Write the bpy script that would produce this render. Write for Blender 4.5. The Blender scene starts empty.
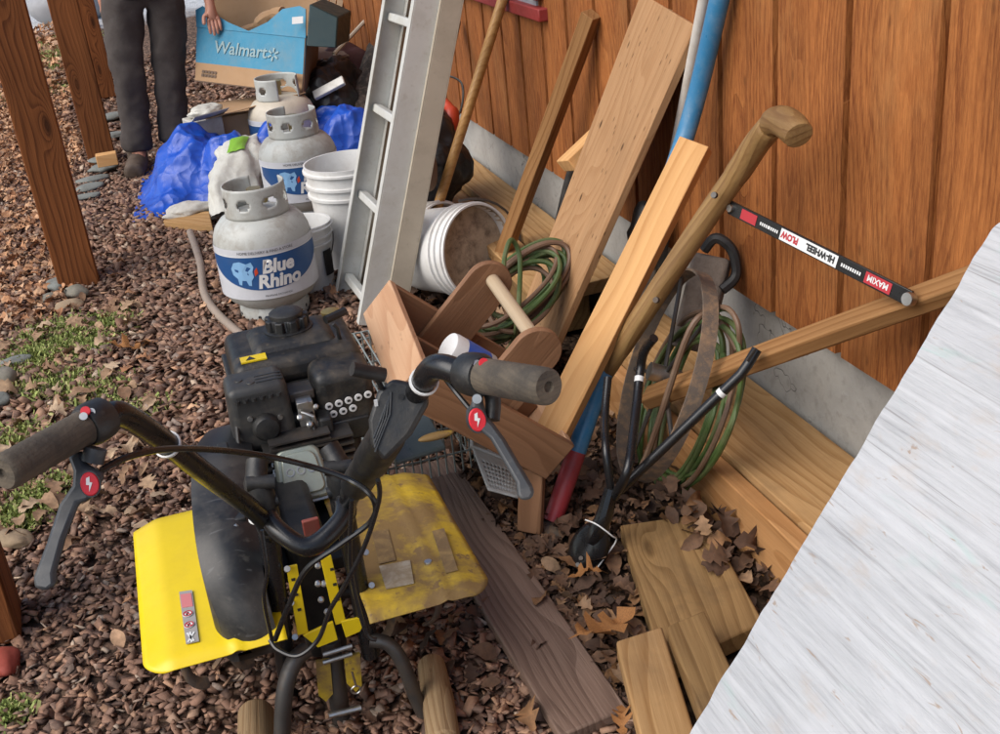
import bpy, bmesh, math, random
import numpy as np
from mathutils import Vector as V, Matrix, Euler, noise as mnoise
random.seed(7); rng = np.random.default_rng(7)
R = math.radians; PI = math.pi
scene = bpy.context.scene; COL = scene.collection

# ------------------------------------------------------------------ camera
F, CAMH, CAMX = 1150.0, 1.4, -1.21
def cam_axes(pitch=25, roll=5.9, az=16):
    p, r, a = R(pitch), R(roll), R(az)
    fw = V((math.sin(a)*math.cos(p), math.cos(a)*math.cos(p), -math.sin(p)))
    rt = V((math.cos(a), -math.sin(a), 0)); up = rt.cross(fw)
    return fw, rt*math.cos(r)-up*math.sin(r), rt*math.sin(r)+up*math.cos(r)
FW, IX, IY = cam_axes(); CP = V((CAMX, 0, CAMH))
cd = bpy.data.cameras.new('camera'); cam = bpy.data.objects.new('camera', cd); COL.objects.link(cam)
m3 = Matrix((IX, IY, -FW)).transposed(); cam.matrix_world = Matrix.Translation(CP) @ m3.to_4x4()
cd.sensor_width = 36; cd.sensor_fit = 'HORIZONTAL'; cd.lens = F/1000*36; cd.clip_start = .02; cd.clip_end = 500
scene.camera = cam
# survey helpers: where a sight line of the photo meets a surface of known place
def ray(x, y): return FW*F+IX*(x-500)+IY*(367-y)
def Z(x, y, z=0.): r = ray(x, y); return CP+r*((z-CP.z)/r.z)
def X(x, y, X_=0.): r = ray(x, y); return CP+r*((X_-CP.x)/r.x)
def Y(x, y, Y_): r = ray(x, y); return CP+r*((Y_-CP.y)/r.y)
def D(x, y, d): return CP+ray(x, y)/F*d

# ------------------------------------------------------------------ materials
class NT:
    def __init__(s, name):
        s.m = bpy.data.materials.new(name); s.m.use_nodes = True; s.t = s.m.node_tree
        s.t.nodes.clear(); s.out = s.t.nodes.new('ShaderNodeOutputMaterial')
        s.p = s.t.nodes.new('ShaderNodeBsdfPrincipled'); s.t.links.new(s.p.outputs[0], s.out.inputs[0])
    def setin(s, n, k, v):
        i = n.inputs[k]
        if isinstance(v, bpy.types.NodeSocket): s.t.links.new(v, i)
        elif isinstance(v, (tuple, list)) and len(v) == 3 and i.type == 'RGBA': i.default_value = (*v, 1)
        else: i.default_value = v
    def n(s, typ, out=0, attrs=None, **kw):
        n = s.t.nodes.new('ShaderNode'+typ)
        for k, v in (attrs or {}).items(): setattr(n, k, v)
        for k, v in kw.items():
            s.setin(n, int(k[1:]) if k[0] == '_' and k[1:].isdigit() else k.replace('_', ' '), v)
        return n.outputs[out]
    def math(s, op, a, b=0., c=None):
        kw = {'_0': a, '_1': b}
        if c is not None: kw['_2'] = c
        return s.n('Math', attrs={'operation': op}, **kw)
    def vmath(s, op, a, b): return s.n('VectorMath', attrs={'operation': op}, _0=a, _1=b)
    def noise(s, vec, scale, detail=3, rough=.55, dist=0.): return s.n('TexNoise', Vector=vec, Scale=scale, Detail=detail, Roughness=rough, Distortion=dist)
    def mapr(s, v, a, b, c=0., d=1.): return s.n('MapRange', _0=v, _1=a, _2=b, _3=c, _4=d)
    def mix(s, f, a, b, mode='MIX'):
        n = s.t.nodes.new('ShaderNodeMix'); n.data_type = 'RGBA'; n.blend_type = mode
        s.setin(n, 0, f); s.setin(n, 6, a); s.setin(n, 7, b); return n.outputs[2]
    def ramp(s, f, stops, interp='LINEAR'):
        n = s.t.nodes.new('ShaderNodeValToRGB'); e = n.color_ramp.elements; n.color_ramp.interpolation = interp
        while len(e) < len(stops): e.new(.5)
        for el, (p, c) in zip(e, stops): el.position = p; el.color = (*c, 1) if len(c) == 3 else c
        s.setin(n, 0, f); return n.outputs[0]
    def obj(s, scale=(1, 1, 1), spread=True):
        tc = s.n('TexCoord', 3); v = tc
        if spread:
            rnd = s.n('ObjectInfo', 5)
            off = s.n('CombineXYZ', _0=s.math('MULTIPLY', rnd, 37.1), _1=s.math('MULTIPLY', rnd, 11.3), _2=s.math('MULTIPLY', rnd, 23.7))
            v = s.vmath('ADD', v, off)
        return v
    def stretch(s, v, sc): return s.vmath('MULTIPLY', v, sc)
    def bump(s, h, strength=.3, dist=.01):
        s.setin(s.p, 'Normal', s.n('Bump', Strength=strength, Distance=dist, Height=h))
    def base(s, c, rough=.5, metal=0., **kw):
        s.setin(s.p, 'Base Color', c); s.setin(s.p, 'Roughness', rough); s.setin(s.p, 'Metallic', metal)
        for k, v in kw.items(): s.setin(s.p, k.replace('_', ' '), v)
        return s.m

def wood(name, light, dark, K=45, A=5., ringk=.62, knots=0., rough=.78, bump=.35, var=.35, fibre=.5, blotch=None, sheen=.2, pock=0., fine=False):
    s = NT(name); v = s.obj()
    sep = s.t.nodes.new('ShaderNodeSeparateXYZ'); s.t.links.new(v, sep.inputs[0])
    n1 = s.noise(s.stretch(v, (1.1, 4.5, 4.5)), 1., 2, .5)
    t = s.math('ADD', s.math('MULTIPLY', sep.outputs[1], K), s.math('MULTIPLY', sep.outputs[2], K*.6))
    t = s.math('ADD', t, s.math('MULTIPLY', n1, A*3))
    if knots:
        vo = s.n('TexVoronoi', 0, Vector=s.stretch(v, (2.4, 8, 3)), Scale=1.)
        kd = s.mapr(vo, .0, .42, 1., 0.); kd2 = s.math('POWER', kd, 2.)
        t = s.math('ADD', t, s.math('MULTIPLY', kd2, 7*knots))
    ring = s.math('FRACT', t)
    ringc = s.ramp(ring, [(0, (0, 0, 0)), (.55, (.35,)*3), (.85, (1,)*3), (.97, (.9,)*3), (1, (0, 0, 0))])
    fib = s.noise(s.stretch(v, (5, 170, 170)), 1., 4, .65)
    fibc = s.mapr(fib, .3, .72)
    if fine:
        fb2 = s.noise(s.stretch(v, (22, 240, 240)), 1., 4, .72, .4); fibc = s.math('ADD', s.math('MULTIPLY', fibc, .35), s.math('MULTIPLY', s.mapr(fb2, .40, .62), .9)); fib = fb2
    big = s.noise(s.stretch(v, (1.6, 6, 6)), 1., 3, .6)
    f = s.math('ADD', s.math('MULTIPLY', ringc, ringk), s.math('MULTIPLY', fibc, fibre))
    col = s.mix(s.math('MINIMUM', f, 1.), light, dark)
    col = s.mix(s.mapr(big, .3, .75, 0., var), col, tuple(x*.42 for x in dark))
    big2 = s.noise(s.stretch(v, (.9, 9, 9)), 1.3, 2, .5)
    col = s.mix(s.mapr(big2, .55, .8, 0., .45), col, tuple(min(1, x*1.25) for x in light))
    if knots:
        core = s.mapr(vo, .05, .13, .85, 0.)
        col = s.mix(core, col, tuple(x*.3 for x in dark))
    if fine:
        wt = s.noise(s.stretch(v, (2.2, 5, 5)), 1., 5, .7, .5); col = s.mix(s.mapr(wt, .54, .70, 0., .22), col, (.56, .28, .10))
        sy = s.noise(s.stretch(v, (.5, 14, 14)), 1., 3, .6); col = s.mix(s.math('MULTIPLY', s.mapr(sy, .55, .68, 0., .75), s.mapr(sep.outputs[0], -.75, .1, 1., .25)), col, (.075, .03, .014))
        spl = s.math('MULTIPLY', s.mapr(sep.outputs[0], -.61, -.44, 1., 0.), s.mapr(s.noise(v, 9., 4, .7), .42, .6)); col = s.mix(s.math('MULTIPLY', spl, .5), col, (.16, .10, .06))
    if pock:
        pv2 = s.n('TexVoronoi', 0, Vector=s.stretch(v, (22, 75, 75)), Scale=1.)
        pm2 = s.math('MULTIPLY', s.mapr(pv2, .10, .2, 1., 0.), s.mapr(s.noise(v, 11., 2), .5, .56)); col = s.mix(s.math('MULTIPLY', pm2, min(1, pock*.6)), col, tuple(x*.3 for x in dark))
        pv = s.n('TexVoronoi', 0, Vector=s.stretch(v, (9, 24, 24)), Scale=1.)
        pm = s.math('MULTIPLY', s.mapr(pv, .07, .14, 1., 0.), s.mapr(s.noise(v, 5., 2), .45, .55))
        col = s.mix(s.math('MULTIPLY', pm, pock), col, tuple(x*.22 for x in dark))
    if blotch:
        bn = s.noise(v, 4.5, 5, .65, .4)
        col = s.mix(s.mapr(bn, .52, .72, 0., blotch[1]), col, blotch[0])
    s.bump(s.math('ADD', s.math('MULTIPLY', fib, .7), s.math('MULTIPLY', ringc, -.35)), bump, .004)
    return s.base(col, s.mapr(fib, .2, .8, rough-.12, min(1, rough+.12)), 0., Specular_IOR_Level=sheen)

def plain(name, c, rough=.5, metal=0., dirt=None, amt=.5, dscale=14., bump=.0, bscale=60., spec=.5, scratch=0., coat=0., lo=.46, hi=.66, crease=0.):
    s = NT(name); v = s.obj(); col = c; r = rough
    n0 = s.noise(v, 6., 4, .6)
    col = s.mix(s.mapr(n0, .35, .7, 0., .35), c, tuple(x*.75 for x in c))
    if dirt:
        d = s.noise(v, dscale, 6, .68, .3); f = s.mapr(d, lo, hi, 0., amt)
        d2 = s.noise(v, dscale*9, 3, .6); f = s.math('MINIMUM', s.math('ADD', f, s.mapr(d2, .6, .72, 0., amt*.6)), 1.)
        col = s.mix(f, col, dirt); r = s.math('ADD', rough, s.math('MULTIPLY', f, .3))
    if scratch:
        sc = s.noise(s.stretch(v, (8, 130, 40)), 1., 2, .6); col = s.mix(s.mapr(sc, .68, .72, 0., scratch), col, (.3, .3, .3))
    else:
        rn = s.noise(v, 35., 3); r = s.math('ADD', r, s.mapr(rn, .3, .7, -.08, .1))
    if crease:
        vv = s.vmath('ADD', v, s.vmath('MULTIPLY', s.n('TexNoise', 1, Vector=v, Scale=7., Detail=2.), (.09, .09, .09)))
        cr_ = s.math('ADD', s.n('TexVoronoi', 0, Vector=vv, Scale=crease), s.math('MULTIPLY', s.n('TexVoronoi', 0, Vector=vv, Scale=crease*2.3), .5))
        s.bump(cr_, .8 if crease < 10 else .45, .03 if crease < 10 else .014)
    elif bump: s.bump(s.noise(v, bscale, 4, .6), bump, .003)
    return s.base(col, r, metal, Specular_IOR_Level=spec, Coat_Weight=coat)

def island(name, stops, rough=.85, bump=.3, bscale=120., trans=0.):
    s = NT(name); rnd = s.n('NewGeometry', 8)
    col = s.ramp(rnd, stops); nn = s.noise(s.n('TexCoord', 3), bscale*.6, 3)
    col = s.mix(s.mapr(nn, .3, .75, 0., .55), col, (.035, .026, .02))
    s.bump(s.noise(s.n('TexCoord', 3), bscale, 3), bump, .003)
    return s.base(col, rough, 0., Specular_IOR_Level=.25)

M = {}
M['siding'] = wood('stained_siding', (.50, .185, .05), (.20, .056, .013), K=48, A=5.5, ringk=.33, rough=.75, bump=1., var=.55, fibre=.62, sheen=.25, pock=.4, fine=True)
M['post'] = wood('stained_post_wood', (.30, .105, .032), (.105, .033, .011), K=45, A=2.2, knots=.9, var=.35, bump=.4, sheen=.2)
M['pine'] = wood('pine_board', (.66, .38, .16), (.50, .25, .09), K=30, A=2.5, var=.15, fibre=.35, bump=.25)
M['ply'] = wood('old_plank', (.48, .28, .14), (.32, .16, .068), K=22, A=5, ringk=.4, var=.25, fibre=.45, bump=.4, pock=1.3, blotch=((.30, .17, .085), .3))
M['treated'] = wood('treated_timber', (.52, .32, .145), (.33, .175, .065), K=34, A=2.2, knots=.4, var=.3, blotch=((.17, .105, .055), .4))
M['treated_dark'] = wood('weathered_treated_timber', (.38, .235, .10), (.20, .11, .042), K=34, A=1.9, knots=.5, var=.45, blotch=((.10, .065, .036), .6))
M['orange_board'] = wood('orange_board', (.56, .30, .125), (.38, .175, .06), K=18, A=4, var=.3, blotch=((.22, .12, .055), .4))
M['deck'] = wood('composite_deck', (.26, .175, .13), (.13, .08, .058), K=60, A=4.2, var=.3, bump=.6, fibre=.3, rough=.65)
M['grip_wood'] = wood('worn_handle_wood', (.37, .225, .085), (.21, .105, .034), K=60, A=2.2, var=.5, rough=.55, blotch=((.13, .065, .025), .5), sheen=.4)
M['broom'] = wood('varnished_pole', (.52, .29, .095), (.38, .185, .05), K=60, A=1.5, var=.2, rough=.42, sheen=.5)
M['stick'] = wood('brown_stick', (.36, .19, .075), (.22, .10, .034), K=60, A=2, var=.3)
M['dowel'] = wood('pale_dowel', (.55, .44, .30), (.43, .31, .19), K=50, A=2, var=.2)
M['tote_light'] = wood('tote_pale_ply', (.60, .37, .22), (.47, .25, .135), K=12, A=4, var=.15, fibre=.3, pock=.5)
M['tote_dark'] = wood('tote_hardboard', (.32, .165, .085), (.20, .095, .045), K=10, A=4, var=.3, fibre=.3, rough=.6, sheen=.35)
M['log'] = wood('billet_wood', (.42, .30, .17), (.26, .16, .08), K=70, A=4, var=.5, bump=.8, pock=1.)
M['concrete'] = None
s = NT('foundation_concrete'); v = s.obj(spread=False)
a = s.noise(v, 2.5, 6, .65); b = s.noise(v, 40., 4, .6)
c_ = s.ramp(a, [(.3, (.23, .22, .20)), (.55, (.39, .38, .35)), (.72, (.48, .46, .41))])
c_ = s.mix(s.mapr(b, .5, .7, 0., .35), c_, (.14, .13, .115))
cr = s.n('TexVoronoi', 0, attrs={'feature': 'DISTANCE_TO_EDGE'}, Vector=s.vmath('ADD', v, s.n('TexNoise', 1, Vector=v, Scale=6., Detail=3.)), Scale=3.2)
crm = s.math('MULTIPLY', s.mapr(cr, .0, .012, 1., 0.), s.mapr(s.noise(v, 3.1, 2), .5, .58))
c_ = s.mix(s.math('MULTIPLY', crm, .8), c_, (.05, .048, .045))
s.bump(s.math('SUBTRACT', s.math('ADD', a, s.math('MULTIPLY', b, .4)), crm), .5, .01)
M['concrete'] = s.base(c_, .9)
# ground
s = NT('gravel_soil'); v = s.n('TexCoord', 3)
vo = s.n('TexVoronoi', 1, Vector=v, Scale=48.); vd = s.n('TexVoronoi', 0, Vector=v, Scale=48.)
c_ = s.ramp(s.n('SeparateColor', 0, Color=vo), [(0, (.08, .05, .036)), (.5, (.19, .115, .08)), (1, (.34, .21, .14))])
big = s.noise(v, 1.1, 4, .6)
c_ = s.mix(s.mapr(vd, .3, .7, 0., .75), c_, (.028, .02, .015))
far = s.n('SeparateXYZ', 1, Vector=v); farx = s.n('SeparateXYZ', 0, Vector=v)
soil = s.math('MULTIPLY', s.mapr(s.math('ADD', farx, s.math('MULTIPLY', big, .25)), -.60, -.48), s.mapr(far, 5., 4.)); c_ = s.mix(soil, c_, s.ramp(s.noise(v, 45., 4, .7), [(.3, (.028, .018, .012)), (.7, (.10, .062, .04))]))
mul = s.math('MULTIPLY', s.mapr(s.math('ADD', farx, s.math('MULTIPLY', big, .6)), -1.65, -1.15, 1., 0.), s.mapr(far, 3.6, 4.6))
c_ = s.mix(mul, c_, s.ramp(s.noise(v, 70., 3), [(.3, (.24, .11, .055)), (.7, (.56, .32, .18))]))
pale = s.mapr(s.math('ADD', far, s.math('MULTIPLY', big, 1.5)), 13., 13.8)
c_ = s.mix(pale, c_, s.ramp(s.noise(v, 9., 5), [(.3, (.42, .42, .41)), (.7, (.60, .60, .60))]))
s.bump(s.math('SUBTRACT', s.noise(v, 30., 3), vd), .7, .02)
M['ground'] = s.base(c_, .95, 0., Specular_IOR_Level=.15)
M['stones'] = island('purple_brown_gravel', [(0, (.10, .06, .045)), (.25, (.27, .15, .10)), (.5, (.39, .22, .145)), (.7, (.20, .13, .10)), (.86, (.54, .31, .185)), (.95, (.33, .25, .20)), (1, (.66, .50, .36))], .75, .5, 90)
M['mulch'] = island('orange_mulch', [(0, (.34, .155, .075)), (.4, (.60, .31, .16)), (.75, (.74, .46, .27)), (1, (.42, .25, .16))], .9)
M['leaves'] = island('dead_leaves', [(0, (.055, .032, .022)), (.4, (.12, .066, .042)), (.75, (.20, .11, .062)), (.9, (.30, .15, .062)), (1, (.38, .24, .14))], .75)
M['paleleaf'] = island('pale_dead_leaves', [(0, (.25, .14, .08)), (.5, (.42, .27, .16)), (1, (.52, .38, .25))], .8)
M['oak_orange'] = island('orange_oak_leaf', [(0, (.36, .15, .045)), (1, (.42, .19, .06))], .7)
M['grass'] = island('moss_and_grass', [(0, (.15, .20, .05)), (.5, (.33, .41, .11)), (.8, (.48, .52, .17)), (1, (.58, .54, .24))], .8)
M['rock'] = plain('grey_field_stone', (.22, .20, .16), .85, dirt=(.12, .12, .09), amt=.6, dscale=18, bump=.6)
M['rock2'] = plain('tan_field_stone', (.33, .24, .15), .85, dirt=(.17, .13, .09), amt=.6, dscale=18, bump=.6)
M['slate'] = plain('flat_slate', (.19, .20, .18), .8, dirt=(.10, .10, .09), amt=.6, dscale=14, bump=.6)
M['redrock'] = plain('red_stone', (.30, .05, .03), .75, dirt=(.2, .05, .03), amt=.5, bump=.4)
# tiller
DUST = (.30, .25, .19)
M['black_tube'] = plain('black_enamel', (.010, .010, .011), .27, dirt=(.07, .064, .056), amt=.06, dscale=10, spec=.5)
M['black_plastic'] = plain('black_plastic', (.012, .0125, .013), .45, dirt=(.10, .088, .07), amt=.28, dscale=12, bump=.15, bscale=200)
M['muffler'] = plain('muffler_paint', (.034, .034, .033), .45, dirt=(.12, .10, .075), amt=.45, dscale=14, bump=.15)
M['dusty_plastic'] = plain('dusty_black_plastic', (.012, .012, .012), .45, dirt=(.14, .11, .075), amt=.45, dscale=9, bump=.2, bscale=160)
M['guard'] = plain('black_guard', (.013, .0135, .0145), .42, dirt=(.20, .18, .15), amt=.30, dscale=5, scratch=.15)
M['yellow'] = plain('yellow_paint', (.80, .58, .008), .38, dirt=(.42, .27, .05), amt=.10, dscale=16, spec=.5)
M['muddy_yellow'] = plain('muddy_yellow_paint', (.70, .48, .012), .45, dirt=(.19, .115, .042), amt=.97, dscale=5, bump=.3, bscale=90, lo=.33, hi=.56)
M['grime'] = plain('caked_grime', (.15, .095, .042), .8, dirt=(.30, .20, .08), amt=.7, dscale=25, bump=.5)
M['grime_grey'] = plain('scraped_label', (.27, .21, .13), .7, dirt=(.42, .38, .30), amt=.7, dscale=40, bump=.4)
M['lever'] = plain('grey_lever_plastic', (.035, .038, .042), .45, dirt=(.2, .19, .17), amt=.25, dscale=20)
s = NT('foam_grip'); v = s.obj()
fb = s.noise(s.stretch(v, (10, 10, 260)), 1., 3); dd = s.noise(v, 14., 5, .65)
c_ = s.mix(s.mapr(dd, .35, .65, .15, .9), (.035, .03, .025), (.16, .125, .085))
c_ = s.mix(s.mapr(fb, .4, .65, 0., .55), c_, (.045, .038, .03)); s.bump(s.math('ADD', fb, s.noise(v, 300., 2)), .35, .002)
M['foam'] = s.base(c_, .85)
M['steel'] = plain('zinc_steel', (.55, .55, .53), .35, 1., dirt=(.25, .22, .18), amt=.5)
M['iron'] = plain('dull_iron', (.10, .095, .09), .5, .8, dirt=(.14, .10, .07), amt=.6)
M['valve'] = plain('pale_green_alloy', (.36, .40, .34), .4, .55, dirt=(.20, .19, .15), amt=.4)
M['rust'] = plain('rusty_band', (.13, .10, .078), .85, .1, dirt=(.30, .19, .11), amt=.9, dscale=34, bump=.5)
M['redpaint'] = plain('dusty_red', (.30, .055, .04), .5, dirt=(.2, .12, .08), amt=.5)
M['redlogo'] = plain('red_badge', (.62, .025, .035), .35)
M['pink'] = plain('faded_pink_print', (.62, .20, .20), .5)
M['label_white'] = plain('label_white', (.74, .74, .72), .45)
M['label_grey'] = plain('label_grey', (.33, .31, .29), .5)
M['print_black'] = plain('print_black', (.02, .02, .02), .5)
M['print_red'] = plain('print_red', (.45, .03, .04), .5)
M['ziptie'] = plain('white_zip_tie', (.72, .72, .70), .4)
M['mud'] = plain('dried_mud', (.25, .175, .10), .9, dirt=(.15, .10, .06), amt=.7, bump=.6)
# other
M['tank'] = plain('grey_tank_enamel', (.45, .46, .43), .42, dirt=(.24, .205, .16), amt=.5, dscale=11, bump=.05, lo=.48, hi=.62)
M['tank_cream'] = plain('cream_tank_enamel', (.56, .50, .40), .45, dirt=(.3, .25, .19), amt=.4, dscale=8)
M['tank_label'] = plain('silver_label', (.58, .59, .62), .4, dirt=(.4, .4, .42), amt=.3)
M['tank_blue'] = plain('blue_label', (.012, .075, .23), .38, dirt=(.06, .10, .2), amt=.3)
M['rhino'] = plain('pale_blue_print', (.22, .42, .66), .4)
M['bucket'] = plain('white_pail_plastic', (.74, .735, .71), .42, dirt=(.42, .38, .32), amt=.3, dscale=9)
M['bucket_in'] = plain('dirty_pail_inside', (.46, .36, .25), .8, dirt=(.15, .11, .075), amt=.8, dscale=20, bump=.4)
M['tarp'] = plain('blue_tarp', (.010, .075, .46), .36, dirt=(.015, .045, .24), amt=.4, dscale=8, crease=7.)
M['sack'] = plain('white_woven_sack', (.58, .57, .51), .55, dirt=(.40, .37, .31), amt=.5, crease=11.)
M['green_print'] = plain('green_print', (.22, .45, .04), .5)
M['card_blue'] = plain('blue_printed_carton', (.06, .27, .42), .75, dirt=(.20, .29, .33), amt=.5, dscale=7)
M['card'] = plain('brown_carton', (.42, .26, .14), .85, dirt=(.34, .20, .10), amt=.4, dscale=5)
M['card_dark'] = plain('dull_brown_carton', (.17, .115, .08), .85)
M['card_print'] = plain('faded_carton_print', (.30, .42, .44), .8)
M['paper'] = plain('crumpled_paper', (.50, .48, .43), .8, dirt=(.36, .31, .25), amt=.5, crease=12.)
M['teal'] = plain('dark_teal_case', (.012, .035, .036), .4)
M['alu'] = plain('aluminium', (.62, .62, .58), .45, .12, dirt=(.40, .37, .30), amt=.5, dscale=5)
M['alu_dull'] = plain('dull_aluminium', (.52, .46, .36), .5, .1, dirt=(.36, .31, .23), amt=.5, dscale=5)
M['hose_green'] = plain('green_hose', (.06, .105, .026), .5, dirt=(.16, .14, .07), amt=.5)
M['hose_brown'] = plain('brown_hose', (.15, .085, .05), .55, dirt=(.2, .15, .1), amt=.4)
M['hose_grey'] = plain('grey_tube', (.30, .235, .185), .6, dirt=(.2, .16, .12), amt=.4)
M['hose_black'] = plain('black_rubber', (.018, .018, .018), .5, dirt=(.1, .09, .08), amt=.3)
M['blue_pole'] = plain('blue_paint', (.04, .20, .38), .35, dirt=(.35, .40, .42), amt=.25, dscale=13)
M['red_pole'] = plain('red_paint', (.40, .04, .045), .45, dirt=(.25, .09, .08), amt=.5)
M['white_pole'] = plain('white_paint', (.60, .56, .50), .45, dirt=(.4, .34, .27), amt=.4)
M['red_frame'] = plain('barn_red_paint', (.27, .028, .024), .55, dirt=(.17, .03, .03), amt=.4, bump=.2)
s = NT('window_glass'); M['glass'] = s.base((.30, .34, .38), .12, 0., Specular_IOR_Level=.6)
M['basket'] = plain('grey_white_plastic', (.55, .55, .53), .5, dirt=(.34, .30, .25), amt=.4)
M['bottle_blue'] = plain('blue_print', (.03, .10, .45), .4)
M['camo'] = plain('mottled_cloth', (.035, .028, .022), .9, dirt=(.17, .13, .10), amt=.9, dscale=34, bump=.6)
M['canvas'] = plain('rough_canvas', (.21, .165, .13), .95, dirt=(.13, .10, .08), amt=.6, dscale=60, bump=.8, bscale=150)
M['darkbag'] = plain('black_bag', (.012, .011, .011), .45, dirt=(.04, .025, .022), amt=.5, crease=8.)
M['maroon'] = plain('maroon_cloth', (.055, .014, .012), .8)
M['yellow_crate'] = plain('yellow_crate', (.42, .25, .035), .55)
M['orange_tool'] = plain('orange_plastic', (.55, .06, .02), .4)
M['green_tool'] = plain('green_plastic', (.05, .19, .035), .45)
M['wire'] = plain('galvanised_wire', (.33, .37, .35), .5, .4, dirt=(.2, .22, .2), amt=.4)
M['clearplastic'] = plain('cloudy_plastic', (.20, .25, .24), .35, dirt=(.34, .36, .34), amt=.6, dscale=10)
M['trouser'] = plain('dark_grey_denim', (.05, .040, .036), .85, dirt=(.10, .088, .08), amt=.5, dscale=5, bump=.4, bscale=18)
M['jacket'] = plain('black_plaid', (.014, .015, .017), .85, dirt=(.045, .047, .05), amt=.6, dscale=22)
M['boot'] = plain('worn_brown_leather', (.075, .05, .034), .7, dirt=(.15, .11, .08), amt=.6)
M['skin'] = plain('skin', (.52, .25, .17), .5)
M['hair'] = plain('grey_hair', (.18, .16, .14), .7)
M['bark'] = plain('shrub_stem', (.12, .08, .05), .9)
M['shrubleaf'] = island('shrub_leaves', [(0, (.02, .04, .015)), (.6, (.05, .085, .025)), (1, (.09, .13, .04))], .7)
M['dome'] = plain('smooth_grey_stone', (.30, .30, .31), .6, dirt=(.2, .2, .2), amt=.3, dscale=3)
# white-washed sheet
s = NT('whitewashed_plywood'); v = s.obj(spread=False)
st = s.noise(s.stretch(v, (5., 110, 110)), 1., 5, .68, .6); st2 = s.noise(s.stretch(v, (1.3, 16, 16)), 1., 4, .6, .5)
c_ = s.ramp(st, [(.25, (.27, .275, .28)), (.45, (.41, .42, .43)), (.65, (.49, .50, .51))])
c_ = s.mix(s.mapr(st2, .50, .72, 0., .4), c_, (.29, .30, .32)); wh = s.noise(s.stretch(v, (3., 10, 10)), 1.2, 4, .6, .8); c_ = s.mix(s.mapr(wh, .45, .65, 0., .5), c_, (.52, .53, .545))
bl = s.noise(s.stretch(v, (7, 13, 13)), 1., 5, .65, .3); c_ = s.mix(s.mapr(bl, .56, .74, 0., .5), c_, (.43, .33, .24))
tn = s.noise(s.stretch(v, (2.5, 9, 9)), 1.7, 3, .6, 1.); c_ = s.mix(s.mapr(tn, .62, .74, 0., .45), c_, (.33, .48, .44))
ln = s.noise(s.stretch(v, (1.6, 120, 120)), 1., 4, .7, .6); c_ = s.mix(s.mapr(ln, .60, .70, 0., .75), c_, (.21, .20, .195)); fl = s.noise(s.stretch(v, (14, 60, 60)), 1., 3, .6, 1.); c_ = s.mix(s.mapr(fl, .66, .72, 0., .7), c_, (.30, .21, .14))
s.bump(s.math('ADD', st, s.math('MULTIPLY', st2, .6)), .5, .006)
M['sheet'] = s.base(c_, .7, 0., Specular_IOR_Level=.3)

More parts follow.
